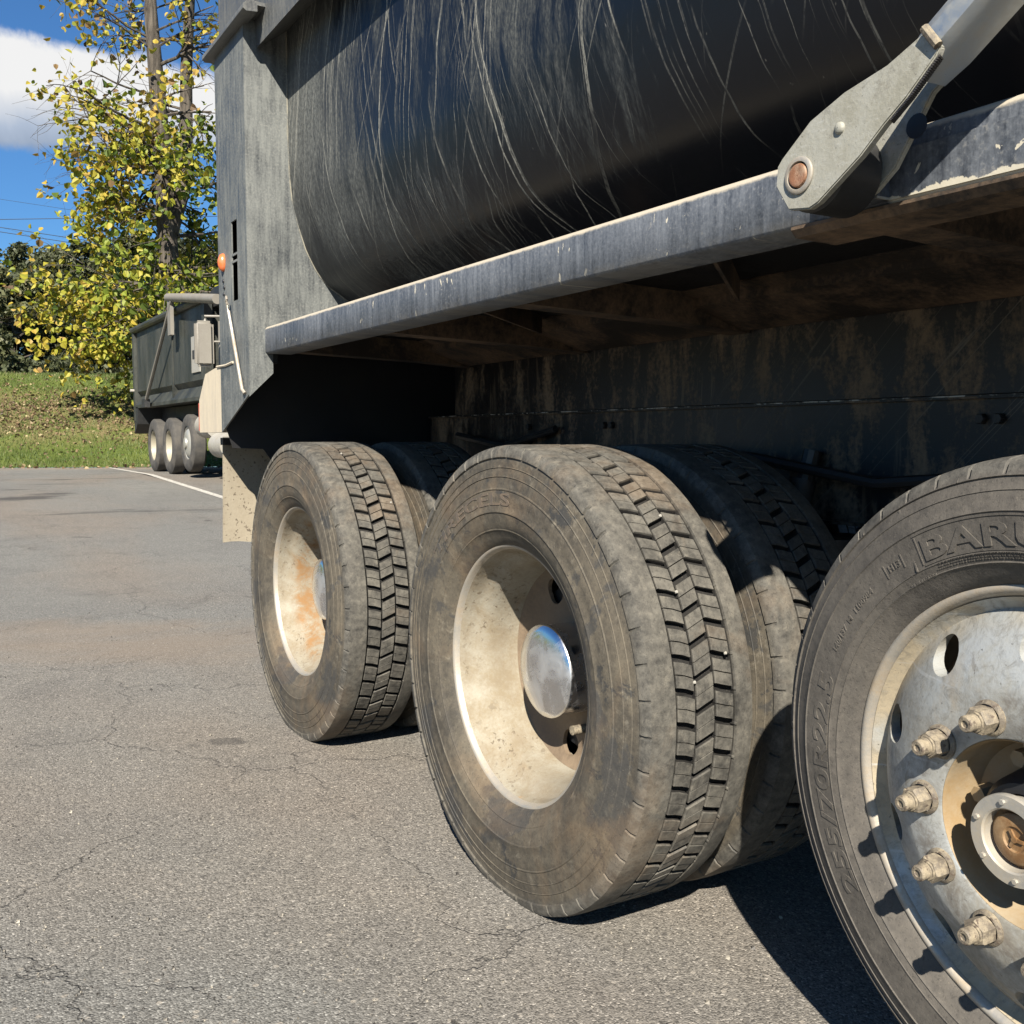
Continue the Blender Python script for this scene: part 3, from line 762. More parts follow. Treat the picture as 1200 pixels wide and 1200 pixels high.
# lug nut: flange washer + hex + stud, about x axis pointing out (-x)
ln_ = MB()
ln_.lathe([(.002, .0225), (-.003, .0225), (-.005, .0205), (-.006, .018)], 24)
def hexa(x0, x1, r, c=.0):
    V = []
    for x, rr in ((x0, r), (x1+.002, r), (x1, r*.9)):
        for k in range(6): a = PI/3*k; V.append((x, rr*math.cos(a), rr*math.sin(a)))
    F = []
    for L in (0, 6):
        for i in range(6): F.append((L+i, L+(i+1) % 6, L+6+(i+1) % 6, L+6+i))
    F.append((12, 13, 14, 15, 16, 17)); ln_.add(V, F)
hexa(-.005, -.0265, .0175)
ln_.lathe([(-.0255, .0130), (-.0290, .0125), (-.0290, .0100)], 20)
ln_.lathe([(-.026, .0098), (-.0285, .0106), (-.030, .0099), (-.032, .0106), (-.034, .0099), (-.036, .0106), (-.038, .0099), (-.040, .0106), (-.0425, .0104), (-.0445, .0088), (-.0445, .0050), (-.0425, .0045), (-.0425, .0005)], 20)
LN = ln_.mesh('lug_nut', tan_steel, True, 40)
for k in range(10):
    a = R(73.4-36*k); o = place('lug_nut', LN, lw, (-.042, .1429*math.cos(a), .1429*math.sin(a))); o.rotation_euler = (k*.4, 0, 0)
# raised sidewall lettering
lt = MB()
wrap_text(lt, 'BARUM', 64.6, 104.5, .3495, .029, xs_lift, .0016)
wrap_text(lt, '255/70R22.5', -34, 20, .3455, .029, xs_lift, .0013)
wrap_text(lt, 'H13', 54.0, 57.6, .3610, .0095, xs_lift, .0011)
wrap_text(lt, '140/137  M  1100984', 27, 47, .3570, .0085, xs_lift, .0009)
def arcbar(mb, a0, a1, r0, r1, h=.0010):
    n = max(1, int(abs(a1-a0)/1.5)); V = []; F = []
    for i in range(n+1):
        a = R(a0+(a1-a0)*i/n)
        for r, hh in ((r0, -.002), (r0, h), (r1, h), (r1, -.002)):
            V.append((xs_lift(r)-hh, r*math.cos(a), r*math.sin(a)))
    for i in range(n):
        for j in range(3): F.append((4*i+j, 4*(i+1)+j, 4*(i+1)+j+1, 4*i+j+1))
    F += [(0, 1, 2, 3), (4*n, 4*n+3, 4*n+2, 4*n+1)]
    mb.add(V, F)
arcbar(lt, 63.0, 106.5, .3855, .3868); arcbar(lt, 63.8, 106, .3435, .3445)
arcbar(lt, 61.0, 61.35, .3415, .430, .0016); arcbar(lt, 63.2, 63.5, .346, .384); arcbar(lt, 106.2, 106.5, .346, .384)
arcbar(lt, 52.7, 53.0, .3555, .375); arcbar(lt, 58.3, 58.6, .3555, .375)
rg = random.Random(5)
for r_ in (.3392, .3360, .3328):
    a = 66+rg.random()*2
    while a < 110:
        w_ = rg.uniform(.25, .55); arcbar(lt, a, a+w_, r_, r_+.0018, .0007); a += w_+rg.choice((.18, .2, .5))
a = 57
while a < 65:
    w_ = rg.uniform(.3, .6); arcbar(lt, a, a+w_, .3270+.0022*(rg.random() > .5), .3312, .0006); a += w_+.3
for a in range(0, 360, 24): arcbar(lt, a+3, a+3.14, .4330, .4500, .0012); arcbar(lt, a+11, a+11.12, .3060, .3420, .0006)
place('raised_lettering', lt.mesh('lettering', tyre_lift, False), lw)['kind'] = 'stuff'

# ------------------------------------------------------------------ body of the truck
# tub cross-section (x,z), left half from the top
half = [(.097, 2.86), (.097, 2.60), (.097, 2.40), (.097, 2.258), (.097, 2.079), (.107, 1.90), (.131, 1.796), (.168, 1.693), (.225, 1.605), (.302, 1.551),
        (.40, 1.490), (.52, 1.430), (.66, 1.380), (.80, 1.345), (1.0, 1.325), (1.22, 1.32)]
def catmull(pts, n=5):
    out = []
    for i in range(len(pts)-1):
        p0 = pts[max(i-1, 0)]; p1 = pts[i]; p2 = pts[i+1]; p3 = pts[min(i+2, len(pts)-1)]
        for k in range(n):
            tt = k/n
            out.append(tuple(.5*((2*p1[c])+(-p0[c]+p2[c])*tt+(2*p0[c]-5*p1[c]+4*p2[c]-p3[c])*tt*tt+(-p0[c]+3*p1[c]-3*p2[c]+p3[c])*tt**3) for c in (0, 1)))
    out.append(pts[-1]); return out
hs = catmull(half, 4); fs = hs+[(2.44-x, z) for x, z in hs[-2::-1]]
arc = [0]
for a, b_ in zip(fs, fs[1:]): arc.append(arc[-1]+math.hypot(b_[0]-a[0], b_[1]-a[1]))
ysl = lin(-3.0, 3.602, 60)
V = []; UV = []; F = []; n = len(fs)
for yy in ysl:
    for (x, z), s in zip(fs, arc):
        dent = .0022*mnoise.noise(Vector((yy*1.7, s*1.9, 3)))
        V.append((x-dent*(1 if x < 1.2 else -1), yy, z)); UV.append((yy, s))
for j in range(len(ysl)-1):
    for i in range(n-1): F.append((j*n+i, j*n+i+1, (j+1)*n+i+1, (j+1)*n+i))
for yi in (0, len(ysl)-1): F.append(tuple(yi*n+i for i in range(n)))
tubme = mesh('tub', V, F, tub_m, True, 40, None, UV)
tub = part('tub', tubme, None, truck)
# weld bead where tub meets the rear plate
wb = MB(); wb.tube([(x-.001+.001*math.sin(i*2.1), 3.599, z) for i, (x, z) in enumerate(hs[4:44])], .0035, 6)
part('weld_bead', wb, weld_m, tub)
# bottom side rail, both sides
def rail(side):
    mb = MB(); w = .10
    c_ = .009; p = [(0, 1.338), (0, 1.4175), (.0035, 1.4235), (.0095, 1.4275), (w, 1.4275), (w, 1.4185), (w-.006, 1.4185), (w-.006, 1.332), (.006, 1.332)]
    if side: p = [(2.44-x, z) for x, z in p][::-1]
    mb.prism(p, 1, -3.0, 3.5995)
    return mb
part('side_rail', rail(0), rail_m, truck, angle=50); part('side_rail', rail(1), rail_m, truck, angle=50)
# doubler under the arm
mb = MB(); mb.prism([(-.0035, 1.3345), (-.0035, 1.330), (.006, 1.320), (.09, 1.318), (.09, 1.3315)], 1, -.9, 1.07)
part('rail_doubler', mb, under_m, truck, angle=20)
mb = MB(); mb.box(-.0032, .0, .30, .97, 1.3395, 1.40); part('reinforcing_plate', mb, rail_m, truck)
# dust ledge on rail top
mb = MB()
rr_ = random.Random(11)
# upper flare beam
mb = MB(); P_ = [(-.015, 2.394), (-.030, 2.95), (.30, 2.95), (.30, 2.60), (.098, 2.475)]
mb.prism(P_, 1, -3.0, 3.594); part('top_flare', mb, flare_m, truck, angle=20)
mb = MB(); mb.prism([(-.036, 2.504), (-.036, 2.95), (.30, 2.95), (.30, 2.504)], 1, 3.60, 4.0); part('post_head', mb, flare_m, truck, angle=20)
mb = MB(); mb.prism([(2.44-x, z) for x, z in P_][::-1], 1, -3.0, 3.52); part('top_flare', mb, flare_m, truck, angle=20)
# unseen slab added to close the tub so no sun falls through
mb = MB(); mb.box(.11, 2.33, -2.99, 3.59, 2.5, 2.55); part('sun_block_slab', mb, under_m, truck)
# rear post: front plate (y=3.6), side plate with slot, bottoms
FP = [(-.06, 1.178), (.028, 1.263), (.028, 1.345), (.42, 1.345), (.42, 2.60), (-.06, 2.60)]
mb = MB(); mb.prism([(-.06, 1.178), (.028, 1.263), (.028, 1.345), (.42, 1.345), (.42, 2.49), (-.06, 2.49)], 1, 3.600, 3.608)
part('rear_post_plate', mb, post_m, truck, angle=20)
mb = MB()
XP0, XP1 = -.060, -.054
def zb(y): return 1.186-(y-3.608)*(1.186-1.056)/(3.97-3.608)
ycuts = [3.6085, 3.722, 3.800, 3.985]
for a_, b_ in zip(ycuts, ycuts[1:]):
    lo0, lo1 = zb(a_), zb(b_)
    if a_ == 3.722:
        mb.prism([(a_, lo0), (b_, lo1), (b_, 1.535), (a_, 1.535)], 0, XP0, XP1); mb.prism([(a_, 1.825), (b_, 1.825), (b_, 2.49), (a_, 2.49)], 0, XP0, XP1)
        for zz in (1.70, 1.675): mb.box(XP0+.001, XP1, a_, b_, zz, zz+.008)
    else: mb.prism([(a_, lo0), (b_, lo1), (b_, 2.49), (a_, 2.49)], 0, XP0, XP1)
part('rear_post_side', mb, post_m, truck, angle=20)
mb = MB(); mb.prism([(-.053, 1.10), (-.053, 2.485), (2.49, 2.485), (2.49, 1.10), (2.3, .93), (.14, .93), (.1, .985), (-.02, .99)], 1, 3.978, 3.985)
part('tailgate', mb, black_m, truck, angle=20)
mb = MB(); mb.box(.0, .05, 3.615, 3.97, 1.3, 2.48); part('post_inner', mb, black_m, truck)
# mirrored right post
mb = MB(); mb.box(2.02, 2.50, 3.600, 3.975, 1.1, 2.49); part('rear_post_plate', mb, post_m, truck)
# cap on the post
mb = MB(); ca = [(-.045, 2.470), (-.083, 2.466), (-.094, 2.474), (-.094, 2.488), (-.082, 2.500), (-.045, 2.503), (.4, 2.503), (.4, 2.491), (-.045, 2.491)]
mb.prism(ca, 1, 3.475, 4.03); part('post_cap', mb, flare_m, truck, angle=50)
# small gusset hanging off flare tip
# lower lamp box
mb = MB(); mb.prism([(3.9855, 1.052), (3.9855, 1.302), (4.06, 1.306), (4.225, 1.290), (4.335, 1.185), (4.335, 1.052)], 0, -.060, .25)
part('lamp_box', mb, box_m, truck, angle=20)
mb = MB(); mb.box(-.0615, .20, 4.3355, 4.345, 1.06, 1.175); part('tail_lamp', mb, red_m, truck)
mb = MB(); mb.tube([(-.062, 3.80, 1.312), (-.062, 3.9, 1.306), (-.062, 4.03, 1.308)], .005, 6); part('weld_bead', mb, box_m, truck)
# orange marker lamp
mb = MB(); mb.lathe([(-.0605, .034), (-.066, .034), (-.076, .028), (-.082, .014), (-.0835, .001)], 24)
me = mb.mesh('marker_lamp', lens_m, True, 60)
for v in me.vertices: v.co.y = v.co.y*.62+3.905; v.co.z += 1.694
part('marker_lamp', me, None, truck)
mb = MB()
for i, zz in enumerate((1.600, 1.575, 1.625)): mb.lathe([(-.060, .007), (-.0655, .006), (-.066, .001)], 8, cy=3.90+.006*i, cz=zz)
part('lamp_bolts', mb, dark_steel, truck)
# strap rod with hook
mb = MB(); mb.tube([(-.075, 3.80, 1.50), (-.078, 3.815, 1.535), (-.082, 3.80, 1.552), (-.085, 3.785, 1.54), (-.080, 3.79, 1.522)], .0045, 8)
mb.tube([(-.075, 3.80, 1.50), (-.073, 3.72, 1.34), (-.071, 3.655, 1.205), (-.066, 3.64, 1.190)], .0065, 8); part('latch_rod', mb, lip_metal, truck)
# mud flap
V = []; F = []
nx_, nz_ = 18, 16
for s in (0, 1):
    for j in range(nz_+1):
        for i in range(nx_+1):
            x = .004+.62*i/nx_; z = 1.00-.41*j/nz_
            V.append((x, 4.215+.012*math.sin(x*9+j*.1)+.018*(j/nz_)**2+s*.009, z+.004*math.sin(x*31)*(j == nz_)))
K = (nx_+1)*(nz_+1)
for j in range(nz_):
    for i in range(nx_):
        a = j*(nx_+1)+i; F.append((a, a+1, a+nx_+2, a+nx_+1)); F.append((K+a, K+a+nx_+1, K+a+nx_+2, K+a+1))
for i in range(nx_): a = nz_*(nx_+1)+i; F.append((a, a+1, K+a+1, K+a)); F.append((i+1, i, K+i, K+i+1))
for j in range(nz_): a = j*(nx_+1); F.append((a, a+nx_+1, K+a+nx_+1, K+a)); a += nx_; F.append((a+nx_+1, a, K+a, K+a+nx_+1))
part('mud_flap', mesh('mud_flap', V, F, flap_m, True, 40), None, truck)
mb = MB(); mb.box(.0, .75, 4.20, 4.24, 1.0, 1.03); part('flap_hanger', mb, black_m, truck)
# body subframe + chassis frame
for xx, s in ((.80, 1), (1.64, -1)):
    mb = MB(); mb.box(min(xx, xx+s*.02), max(xx, xx+s*.02), -3, 3.66, 1.1215, 1.345)
    part('sub_frame', mb, frame_m, truck)
    mb = MB(); mb.box(min(xx+s*.012, xx+s*.022), max(xx+s*.012, xx+s*.022), -3, 3.9, .83, 1.112)
    mb.box(min(xx-s*.004, xx+s*.09), max(xx-s*.004, xx+s*.09), -3, 3.9, 1.112, 1.1195); mb.box(min(xx, xx+s*.09), max(xx, xx+s*.09), -3, 3.9, .822, .83)
    fr_ = part('frame_rail', mb, frame_m, truck)
    mb = MB(); mb.box(min(xx-s*.0055, xx-s*.0042), max(xx-s*.0055, xx-s*.0042), -3, 3.9, 1.1165, 1.1195); part('highlight_strip', mb, highlight_m, fr_)  # thin pale strip standing in for the highlight on the flange
    if s == 1:
        for yy in (1.09, 1.27, 1.31, 2.6, 2.64, 3.1):
            for zz in (1.07, .93):
                bm_ = MB(); bm_.lathe([(.812, .012), (.800, .012), (.797, .010), (.797, .0005)], 6, cy=yy, cz=zz); part('frame_bolt', bm_, dark_steel, fr_, smooth=False)
# cross sills under the body
for yy in (.05, .96, 1.98, 2.72, 3.5):
    mb = MB(); mb.prism([(.104, 1.335), (.10, 1.40), (.30, 1.44), (.62, 1.40), (.795, 1.36), (.795, 1.305), (.60, 1.318)], 1, yy, yy+.008)
    mb.prism([(.104, 1.335), (.10, 1.341), (.60, 1.324), (.795, 1.311), (.795, 1.305), (.60, 1.318)], 1, yy+.008, yy+.075)
    part('cross_sill', mb, under_m, truck, angle=20)
mb = MB(); mb.prism([(.60, 1.395), (.795, 1.350), (.795, 1.312), (.775, 1.309), (.60, 1.36)], 1, -3, 3.6); part('floor_stringer', mb, under_m, truck, angle=20)
mb = MB(); mb.prism([(.094, 1.4175), (.56, 1.402), (.56, 1.396), (.094, 1.412)], 1, -3, 3.59); part('rail_shelf', mb, black_m, truck, angle=60)
mb = MB(); mb.prism([(.561, 1.398), (.66, 1.364), (.797, 1.334), (.797, 1.328), (.66, 1.358), (.561, 1.392)], 1, -3, 3.59); part('floor_plate', mb, under_m, truck, angle=60)
# gusset webs between sills (diagonal)
for yy in (1.35, 2.2): 
    mb = MB(); mb.add([(.10, yy, 1.345), (.10, yy+.01, 1.345), (.55, yy+.42, 1.345), (.55, yy+.41, 1.345), (.10, yy, 1.41), (.10, yy+.01, 1.41), (.55, yy+.42, 1.41), (.55, yy+.41, 1.41)], [(0, 1, 2, 3), (4, 7, 6, 5), (0, 4, 5, 1), (1, 5, 6, 2), (2, 6, 7, 3), (3, 7, 4, 0)])
    part('gusset', mb, under_m, truck)
# axles, beam, hangers
for yy in (Y1, Y2):
    mb = MB(); mb.tube([(.45, yy, ZH), (1.99, yy, ZH)], .075, 20)
    mb.lathe([(-.16, .06), (-.12, .17), (0, .21), (.12, .17), (.16, .06)], 24, cx=1.22, cy=yy, cz=ZH); part('axle', mb, black_m, truck)
    for xx in (.70, 1.66):
        mb = MB(); mb.tube([(xx+.04, yy-.24, ZH+.02), (xx+.04, yy-.24, ZH+.30)], [.10, .11], 20); part('air_spring', mb, rubber_black, truck)
mb = MB(); mb.prism([(1.5, .50), (1.62, .64), (2.5, .70), (2.75, .70), (3.5, .60), (3.6, .50), (3.5, .42), (2.7, .40), (1.6, .42)], 0, .70, .78); part('walking_beam', mb, black_m, truck, angle=20)
for yy in (1.12, 2.62):
    mb = MB(); mb.prism([(yy-.16, .98), (yy+.16, .98), (yy+.07, .62), (yy-.07, .62)], 0, .755, .80); mb.tube([(.74, yy, .66), (.82, yy, .66)], .035, 12)
    part('spring_hanger', mb, dark_steel, truck, angle=30)
mb = MB(); mb.tube([(.24, .69, .55), (2.2, .69, .55)], .055, 16); mb.prism([(.55, .62), (.85, .62), (.80, .47), (.60, .47)], 0, .28, .36); part('lift_axle_beam', mb, black_m, truck)
mb = MB(); mb.tube([(.9, 1.05, .62), (.9, 1.05, .80)], .10, 20); part('brake_chamber', mb, black_m, truck)
for yy in (.3, 1.5, 2.65, 3.85):
    mb = MB(); mb.box(.83, 1.61, yy, yy+.1, .86, 1.08); part('cross_member', mb, black_m, truck)
for k_, pth in enumerate(([(.78, .95, 1.02), (.74, 1.15, .96), (.72, 1.5, .93), (.74, 1.9, .98), (.77, 2.3, 1.0)], [(.78, 1.0, .99), (.70, 1.3, .82), (.72, 1.55, .74), (.80, 1.7, .70)],
        [(.78, 2.35, 1.0), (.70, 2.65, .84), (.72, 2.95, .74), (.82, 3.1, .70)], [(.79, 2.9, 1.06), (.76, 3.2, 1.0), (.78, 3.6, 1.04)])):
    mb = MB(); mb.tube(pth, .013, 8); part('air_hose', mb, rubber_black, truck)
for yy in (1.62, 2.98):
    mb = MB(); mb.tube([(.62, yy, .66), (.78, yy, .66)], [.085, .085], 18); mb.tube([(.69, yy, .66), (.705, yy, .66)], .093, 18); part('brake_chamber', mb, dark_steel, truck)
for yy in (1.75, 3.18):
    mb = MB(); mb.tube([(.79, yy, 1.0), (.72, yy+.05, .62)], .022, 10); mb.tube([(.77, yy+.01, .93), (.73, yy+.04, .72)], .034, 12); part('shock_absorber', mb, dark_steel, truck)
# far side wheels (mirrored copies)
for yy in (Y1, Y2):
    o = place('wheel', DRIM, truck, Vector((2.44, yy, ZH))-Vector(truck.location)); o.rotation_euler = (0, 0, PI)
    place('tyre', DT, o); place('inner_tyre', DT, o, (.335, 0, 0))
o = place('wheel', LD, truck, Vector((2.39, .69, .56))-Vector(truck.location)); o.rotation_euler = (0, 0, PI); place('tyre', LT, o)

# ------------------------------------------------------------------ silver arm
Oo = [(.98, 1.358), (.978, 1.383), (.971, 1.391), (.924, 1.427), (.871, 1.447), (.809, 1.460), (.758, 1.481), (.739, 1.459), (.743, 1.450), (.78, 1.416), (.81, 1.394), (.843, 1.366), (.907, 1.324), (.922, 1.319), (.957, 1.324)]
mb = MB(); mb.prism([(y, z) for y, z in Oo], 0, -.126, -.114)
ame = mb.mesh('arm', [arm_m], True, 30)
hole = MB(); hole.tube([(-.15, .939, 1.3635), (-.09, .939, 1.3635)], .0165, 32)
ame = boolean(ame, hole.mesh('c', [arm_m])); bevel_mesh(ame, .0016, 2, 40)
arm = part('lift_arm', ame, None, truck)
Ii = [(y+.001, z+.0) for y, z in [(.985, 1.372), (.978, 1.395), (.93, 1.43), (.871, 1.450), (.80, 1.475), (.76, 1.487), (.79, 1.462), (.814, 1.446), (.841, 1.405), (.865, 1.369), (.894, 1.346), (.935, 1.330), (.956, 1.331)]]
mb = MB(); mb.prism(Ii, 0, -.036, -.026); pm = mb.mesh('inner_plate', [arm_m], True, 30); bevel_mesh(pm, .0014, 2, 40); part('inner_plate', pm, None, arm)
# tube: direction up and towards the front
A0 = Vector((-.075, .792, 1.455)); D = Vector((0, -.105, .072)).normalized()
perp = Vector((0, -D.z, D.y)); 
pr_ = [(-.044, -.018), (-.044, .012), (-.034, .029), (-.026, .034), (.020, .036), (.030, .031), (.038, .018), (.038, -.018), (.026, -.032), (-.020, -.034), (-.034, -.028)]
V = []; F = []
sts = [0, .035, .9]
for s in sts:
    k = .86 if s == 0 else 1
    for (px, pq) in pr_: q = A0+D*s+Vector((px*k*.82, 0, 0))+perp*(pq*.74+.003)*k*-1; V.append(q)
n = len(pr_)
for i in range(len(sts)-1):
    for j in range(n): F.append((i*n+j, i*n+(j+1) % n, (i+1)*n+(j+1) % n, (i+1)*n+j))
F.append(tuple(range(n))); F.append(tuple((len(sts)-1)*n+j for j in range(n)))
part('arm_tube', mesh('arm_tube', V, F, arm_gal, True, 24), None, arm)
mb = MB()
wl = [(-.127, .742, 1.452), (-.128, .775, 1.421), (-.128, .803, 1.400)]
for i in range(36):
    f_ = i/35; p = Vector(wl[0]).lerp(Vector(wl[1]), min(1, f_*2)) if f_ < .5 else Vector(wl[1]).lerp(Vector(wl[2]), f_*2-1)
    mb.tube([p+Vector((.004, -.001, -.002)), p+Vector((.012, .001, -.004))], .0016, 6)
part('weld_bead', mb, dark_steel, arm)
mb = MB(); mb.tube([(-.130, .756, 1.483), (-.128, .739, 1.459)], .0055, 8); part('weld_bead', mb, tan_steel, arm)
mb = MB(); mb.lathe([(-.1265, .0235), (-.1285, .0235), (-.1300, .0215), (-.1300, .0175), (-.127, .0168)], 40, cy=.939, cz=1.3635); part('washer', mb, lip_metal, arm, angle=50)
mb = MB(); mb.lathe([(-.02, .0150), (-.1275, .0152), (-.1305, .0140), (-.1310, .0120), (-.1302, .0085), (-.1302, .0005)], 32, cy=.939, cz=1.3635); part('pin', mb, pin_m, arm, angle=50)
mb = MB(); mb.lathe([(-.112, .02), (-.112, .048), (-.108, .052), (-.044, .052), (-.040, .048), (-.040, .02)], 48, cy=.930, cz=1.370); part('bushing', mb, rubber_black, arm, angle=40)
mb = MB(); mb.lathe([(-.126, .0075), (-.1285, .0070), (-.130, .0045), (-.1305, .0005)], 20, cy=.875, cz=1.406); part('rivet', mb, arm_m, arm, angle=60)
mb = MB(); mb.tube([(-.0368, .835, 1.412), (-.0360, .835, 1.412)], .015, 20); part('dark_hole_disc', mb, rubber_black, arm)  # black disc on the plate stands in for the shade of a hole
mb = MB(); mb.prism([(.90, 1.34), (1.0, 1.34), (1.0, 1.39), (.90, 1.39)], 0, -.026, -.001); part('pivot_lug', mb, rail_m, truck)

# ------------------------------------------------------------------ second truck far off
GZ = .36
bt = thing('dump_truck', 'distant dark grey dump truck parked at the foot of the grass bank', 'dump truck', (4.2, 19.5, GZ))
bg_grey = m_dusty('far_truck_grey_paint', (.022, .024, .020), (.065, .070, .056), .38, .65, 1.3, (.4, .8), 0, .05, streak=(2, 2, .6))
bg_dark = m_dusty('far_truck_black', (.02, .021, .022), (.05, .048, .045), .45, .7, 1.5, (.5, .8))
bg_white = m_dusty('far_truck_white_paint', (.44, .42, .37), (.32, .29, .23), .45, .7, 3, (.4, .8))
bg_tan = m_dusty('far_truck_tan_metal', (.27, .25, .21), (.20, .18, .15), .42, .7, 3, (.5, .8))
bg_glass, t, b = material('far_truck_glass'); b.inputs['Base Color'].default_value = (.02, .025, .03, 1); b.inputs['Roughness'].default_value = .08
BX = 2.98
# bed: side wall outer face x=BX, y 16.3..22.4, z 1.32..2.85 above GZ
b0, b1 = 16.4, 22.45
mb = MB(); mb.prism([(BX+.05, 1.62), (BX+.05, 2.84), (BX+2.35, 2.84), (BX+2.35, 1.62), (BX+2.1, 1.3), (BX+.30, 1.3)], 1, b0+.1, b1-.1)
for v in mb.V: v.z += GZ
bed = part('bed', mb, bg_grey, bt, angle=20)
mb = MB(); mb.tube([(BX+.02, b0, 2.90+GZ), (BX+.02, b1, 2.90+GZ)], .07, 10); part('top_rail', mb, bg_grey, bt)
mb = MB(); mb.prism([(BX, 1.28), (BX, 1.34), (BX+.18, 1.62), (BX+.25, 1.62), (BX+.25, 1.28)], 1, b0, b1)
for v in mb.V: v.z += GZ
part('bottom_rail', mb, bg_grey, bt, angle=20)
for yy in (b1-.16, b0, 18.9):
    mb = MB()
    w_ = .16 if yy != 18.9 else .06
    mb.box(BX-.01 if yy != 18.9 else BX+.03, BX+.12, yy, yy+w_, GZ+(1.02 if yy > 22 else 1.32), GZ+2.86); part('stake_post', mb, bg_grey, bt)
mb = MB(); mb.box(BX, BX+2.4, b1-.02, b1+.04, GZ+1.0, GZ+2.84); part('tailgate', mb, bg_dark, bt)
mb = MB(); mb.prism([(b1-.3, .95+GZ), (b1, .75+GZ), (b1, 1.3+GZ), (b1-.4, 1.3+GZ)], 0, BX, BX+2.4); part('rear_apron', mb, bg_dark, bt, angle=20)
mb = MB(); mb.box(BX+.5, BX+1.9, 13, b1, GZ+.75, GZ+1.28); part('chassis', mb, bg_dark, bt)
mb = MB(); mb.tube([(BX-.09, b1-.1, GZ+1.65), (BX+.0, b1-.1, GZ+1.65)], .03, 8); part('lamp_stub', mb, bg_white, bt)
bt_tyre = MB(); bt_tyre.lathe([(.05, .29), (.015, .31), (0, .37), (.004, .43), (.02, .49), (.04, .515), (.06, .52), (.22, .52), (.25, .49), (.28, .37), (.26, .29)], 48)
BT = bt_tyre.mesh('tyre', m_dusty('far_tyre', (.05, .048, .045), (.11, .10, .085), .4, .65, 6, (.8, .95)), True, 30)
bt_rim = MB(); bt_rim.lathe([(.035, .30), (.035, .285), (.09, .265), (.15, .25), (.17, .22), (.18, .12), (.12, .11), (.11, .001)], 40)
BR = bt_rim.mesh('wheel', m_dusty('far_rim', (.40, .37, .28), (.32, .28, .20), .4, .7, 6, (.5, .8)), True, 40)
bt_rim2 = MB(); bt_rim2.lathe([(.035, .30), (.035, .285), (.06, .27), (.02, .23), (.0, .17), (.0, .10), (-.03, .09), (-.04, .001)], 40)
BR2 = bt_rim2.mesh('wheel', m_dusty('far_rim2', (.48, .48, .44), (.36, .34, .28), .4, .7, 6, (.35, .6), .4), True, 40)
for yy, me_, sc__, dz, dual in ((20.8, BR, 1, 0, 1), (19.42, BR, 1, 0, 1), (17.95, BR2, .96, .06, 0)):
    o = place('wheel', me_, bt, Vector((BX+.02, yy, GZ+.515+dz))-Vector(bt.location)); o.scale = (sc__,)*3
    place('tyre', BT, o)
    if dual: place('inner_tyre', BT, o, (.33, 0, 0))
    o = place('wheel', me_, bt, Vector((BX+2.42, yy, GZ+.515+dz))-Vector(bt.location)); o.scale = (sc__,)*3; o.rotation_euler = (0, 0, PI); place('tyre', BT, o)
# hoist rod leaning along the side, bracket at the top
mb = MB(); mb.tube([(BX-.10, 20.75, GZ+1.33), (BX-.12, 18.15, GZ+3.02)], .035, 8); part('tarp_arm', mb, bg_tan, bt)
mb = MB(); mb.box(BX-.14, BX-.04, 20.6, 20.9, GZ+1.26, GZ+1.42); part('arm_pivot', mb, bg_dark, bt)
mb = MB(); mb.box(BX-.14, BX-.08, 18.2, 18.42, GZ+2.45, GZ+3.1); part('arm_stay', mb, bg_tan, bt)
mb = MB(); mb.tube([(BX-.10, 18.5, GZ+3.12), (BX-.10, 17.0, GZ+2.94), (BX-.06, 15.4, GZ+2.74)], .075, 14); part('tarp_roller', mb, bg_tan, bt)
mb = MB(); mb.prism([(b0+1.0, 2.80), (b0, 3.05), (b0-.9, 3.05), (b0-.9, 2.75), (b0, 2.75)], 0, BX+.15, BX+2.3)
for v in mb.V: v.z += GZ
part('cab_guard', mb, bg_dark, bt, angle=20)
# placard
mb = MB(); mb.box(BX+.026, BX+.045, 16.9, 17.45, GZ+1.75, GZ+2.35); pc = part('placard', mb, bg_white, bt, 'white placard with a dark mark')
mb = MB(); mb.box(BX+.018, BX+.025, 17.0, 17.35, GZ+1.98, GZ+2.12); part('mark', mb, bg_dark, pc)
# cab
mb = MB(); mb.prism([(13.4, .9), (15.2, .9), (15.2, 3.1), (14.9, 3.35), (13.9, 3.3), (13.4, 2.3)], 0, BX+.1, BX+2.2)
for v in mb.V: v.z += GZ
part('cab', mb, bg_tan, bt, angle=20)
mb = MB(); mb.prism([(11.6, .9), (13.4, .9), (13.4, 2.1), (11.7, 1.8)], 0, BX+.3, BX+2.0)
for v in mb.V: v.z += GZ
part('hood', mb, bg_tan, bt, angle=20)
mb = MB(); mb.tube([(BX+.35, 15.55, GZ+.9), (BX+.35, 15.55, GZ+2.9)], .09, 14); part('exhaust_stack', mb, bg_tan, bt)
mb = MB(); mb.tube([(BX+.18, 15.75, GZ+1.35), (BX+.18, 15.75, GZ+2.45)], .14, 16); part('air_cleaner', mb, bg_tan, bt)
for yy in (15.35, 16.2):
    mb = MB(); mb.tube([(BX+.12, yy, GZ+(.86 if yy > 16 else .55)), (BX+.12, yy+.7, GZ+(.86 if yy > 16 else .55))], [.2, .2], 24); part('fuel_tank', mb, bg_white, bt)
mb = MB(); mb.box(BX-.05, BX+.3, 14.6, 15.3, GZ+.30, GZ+.36); mb.box(BX-.05, BX+.3, 14.6, 15.3, GZ+.62, GZ+.68); part('step', mb, bg_tan, bt)
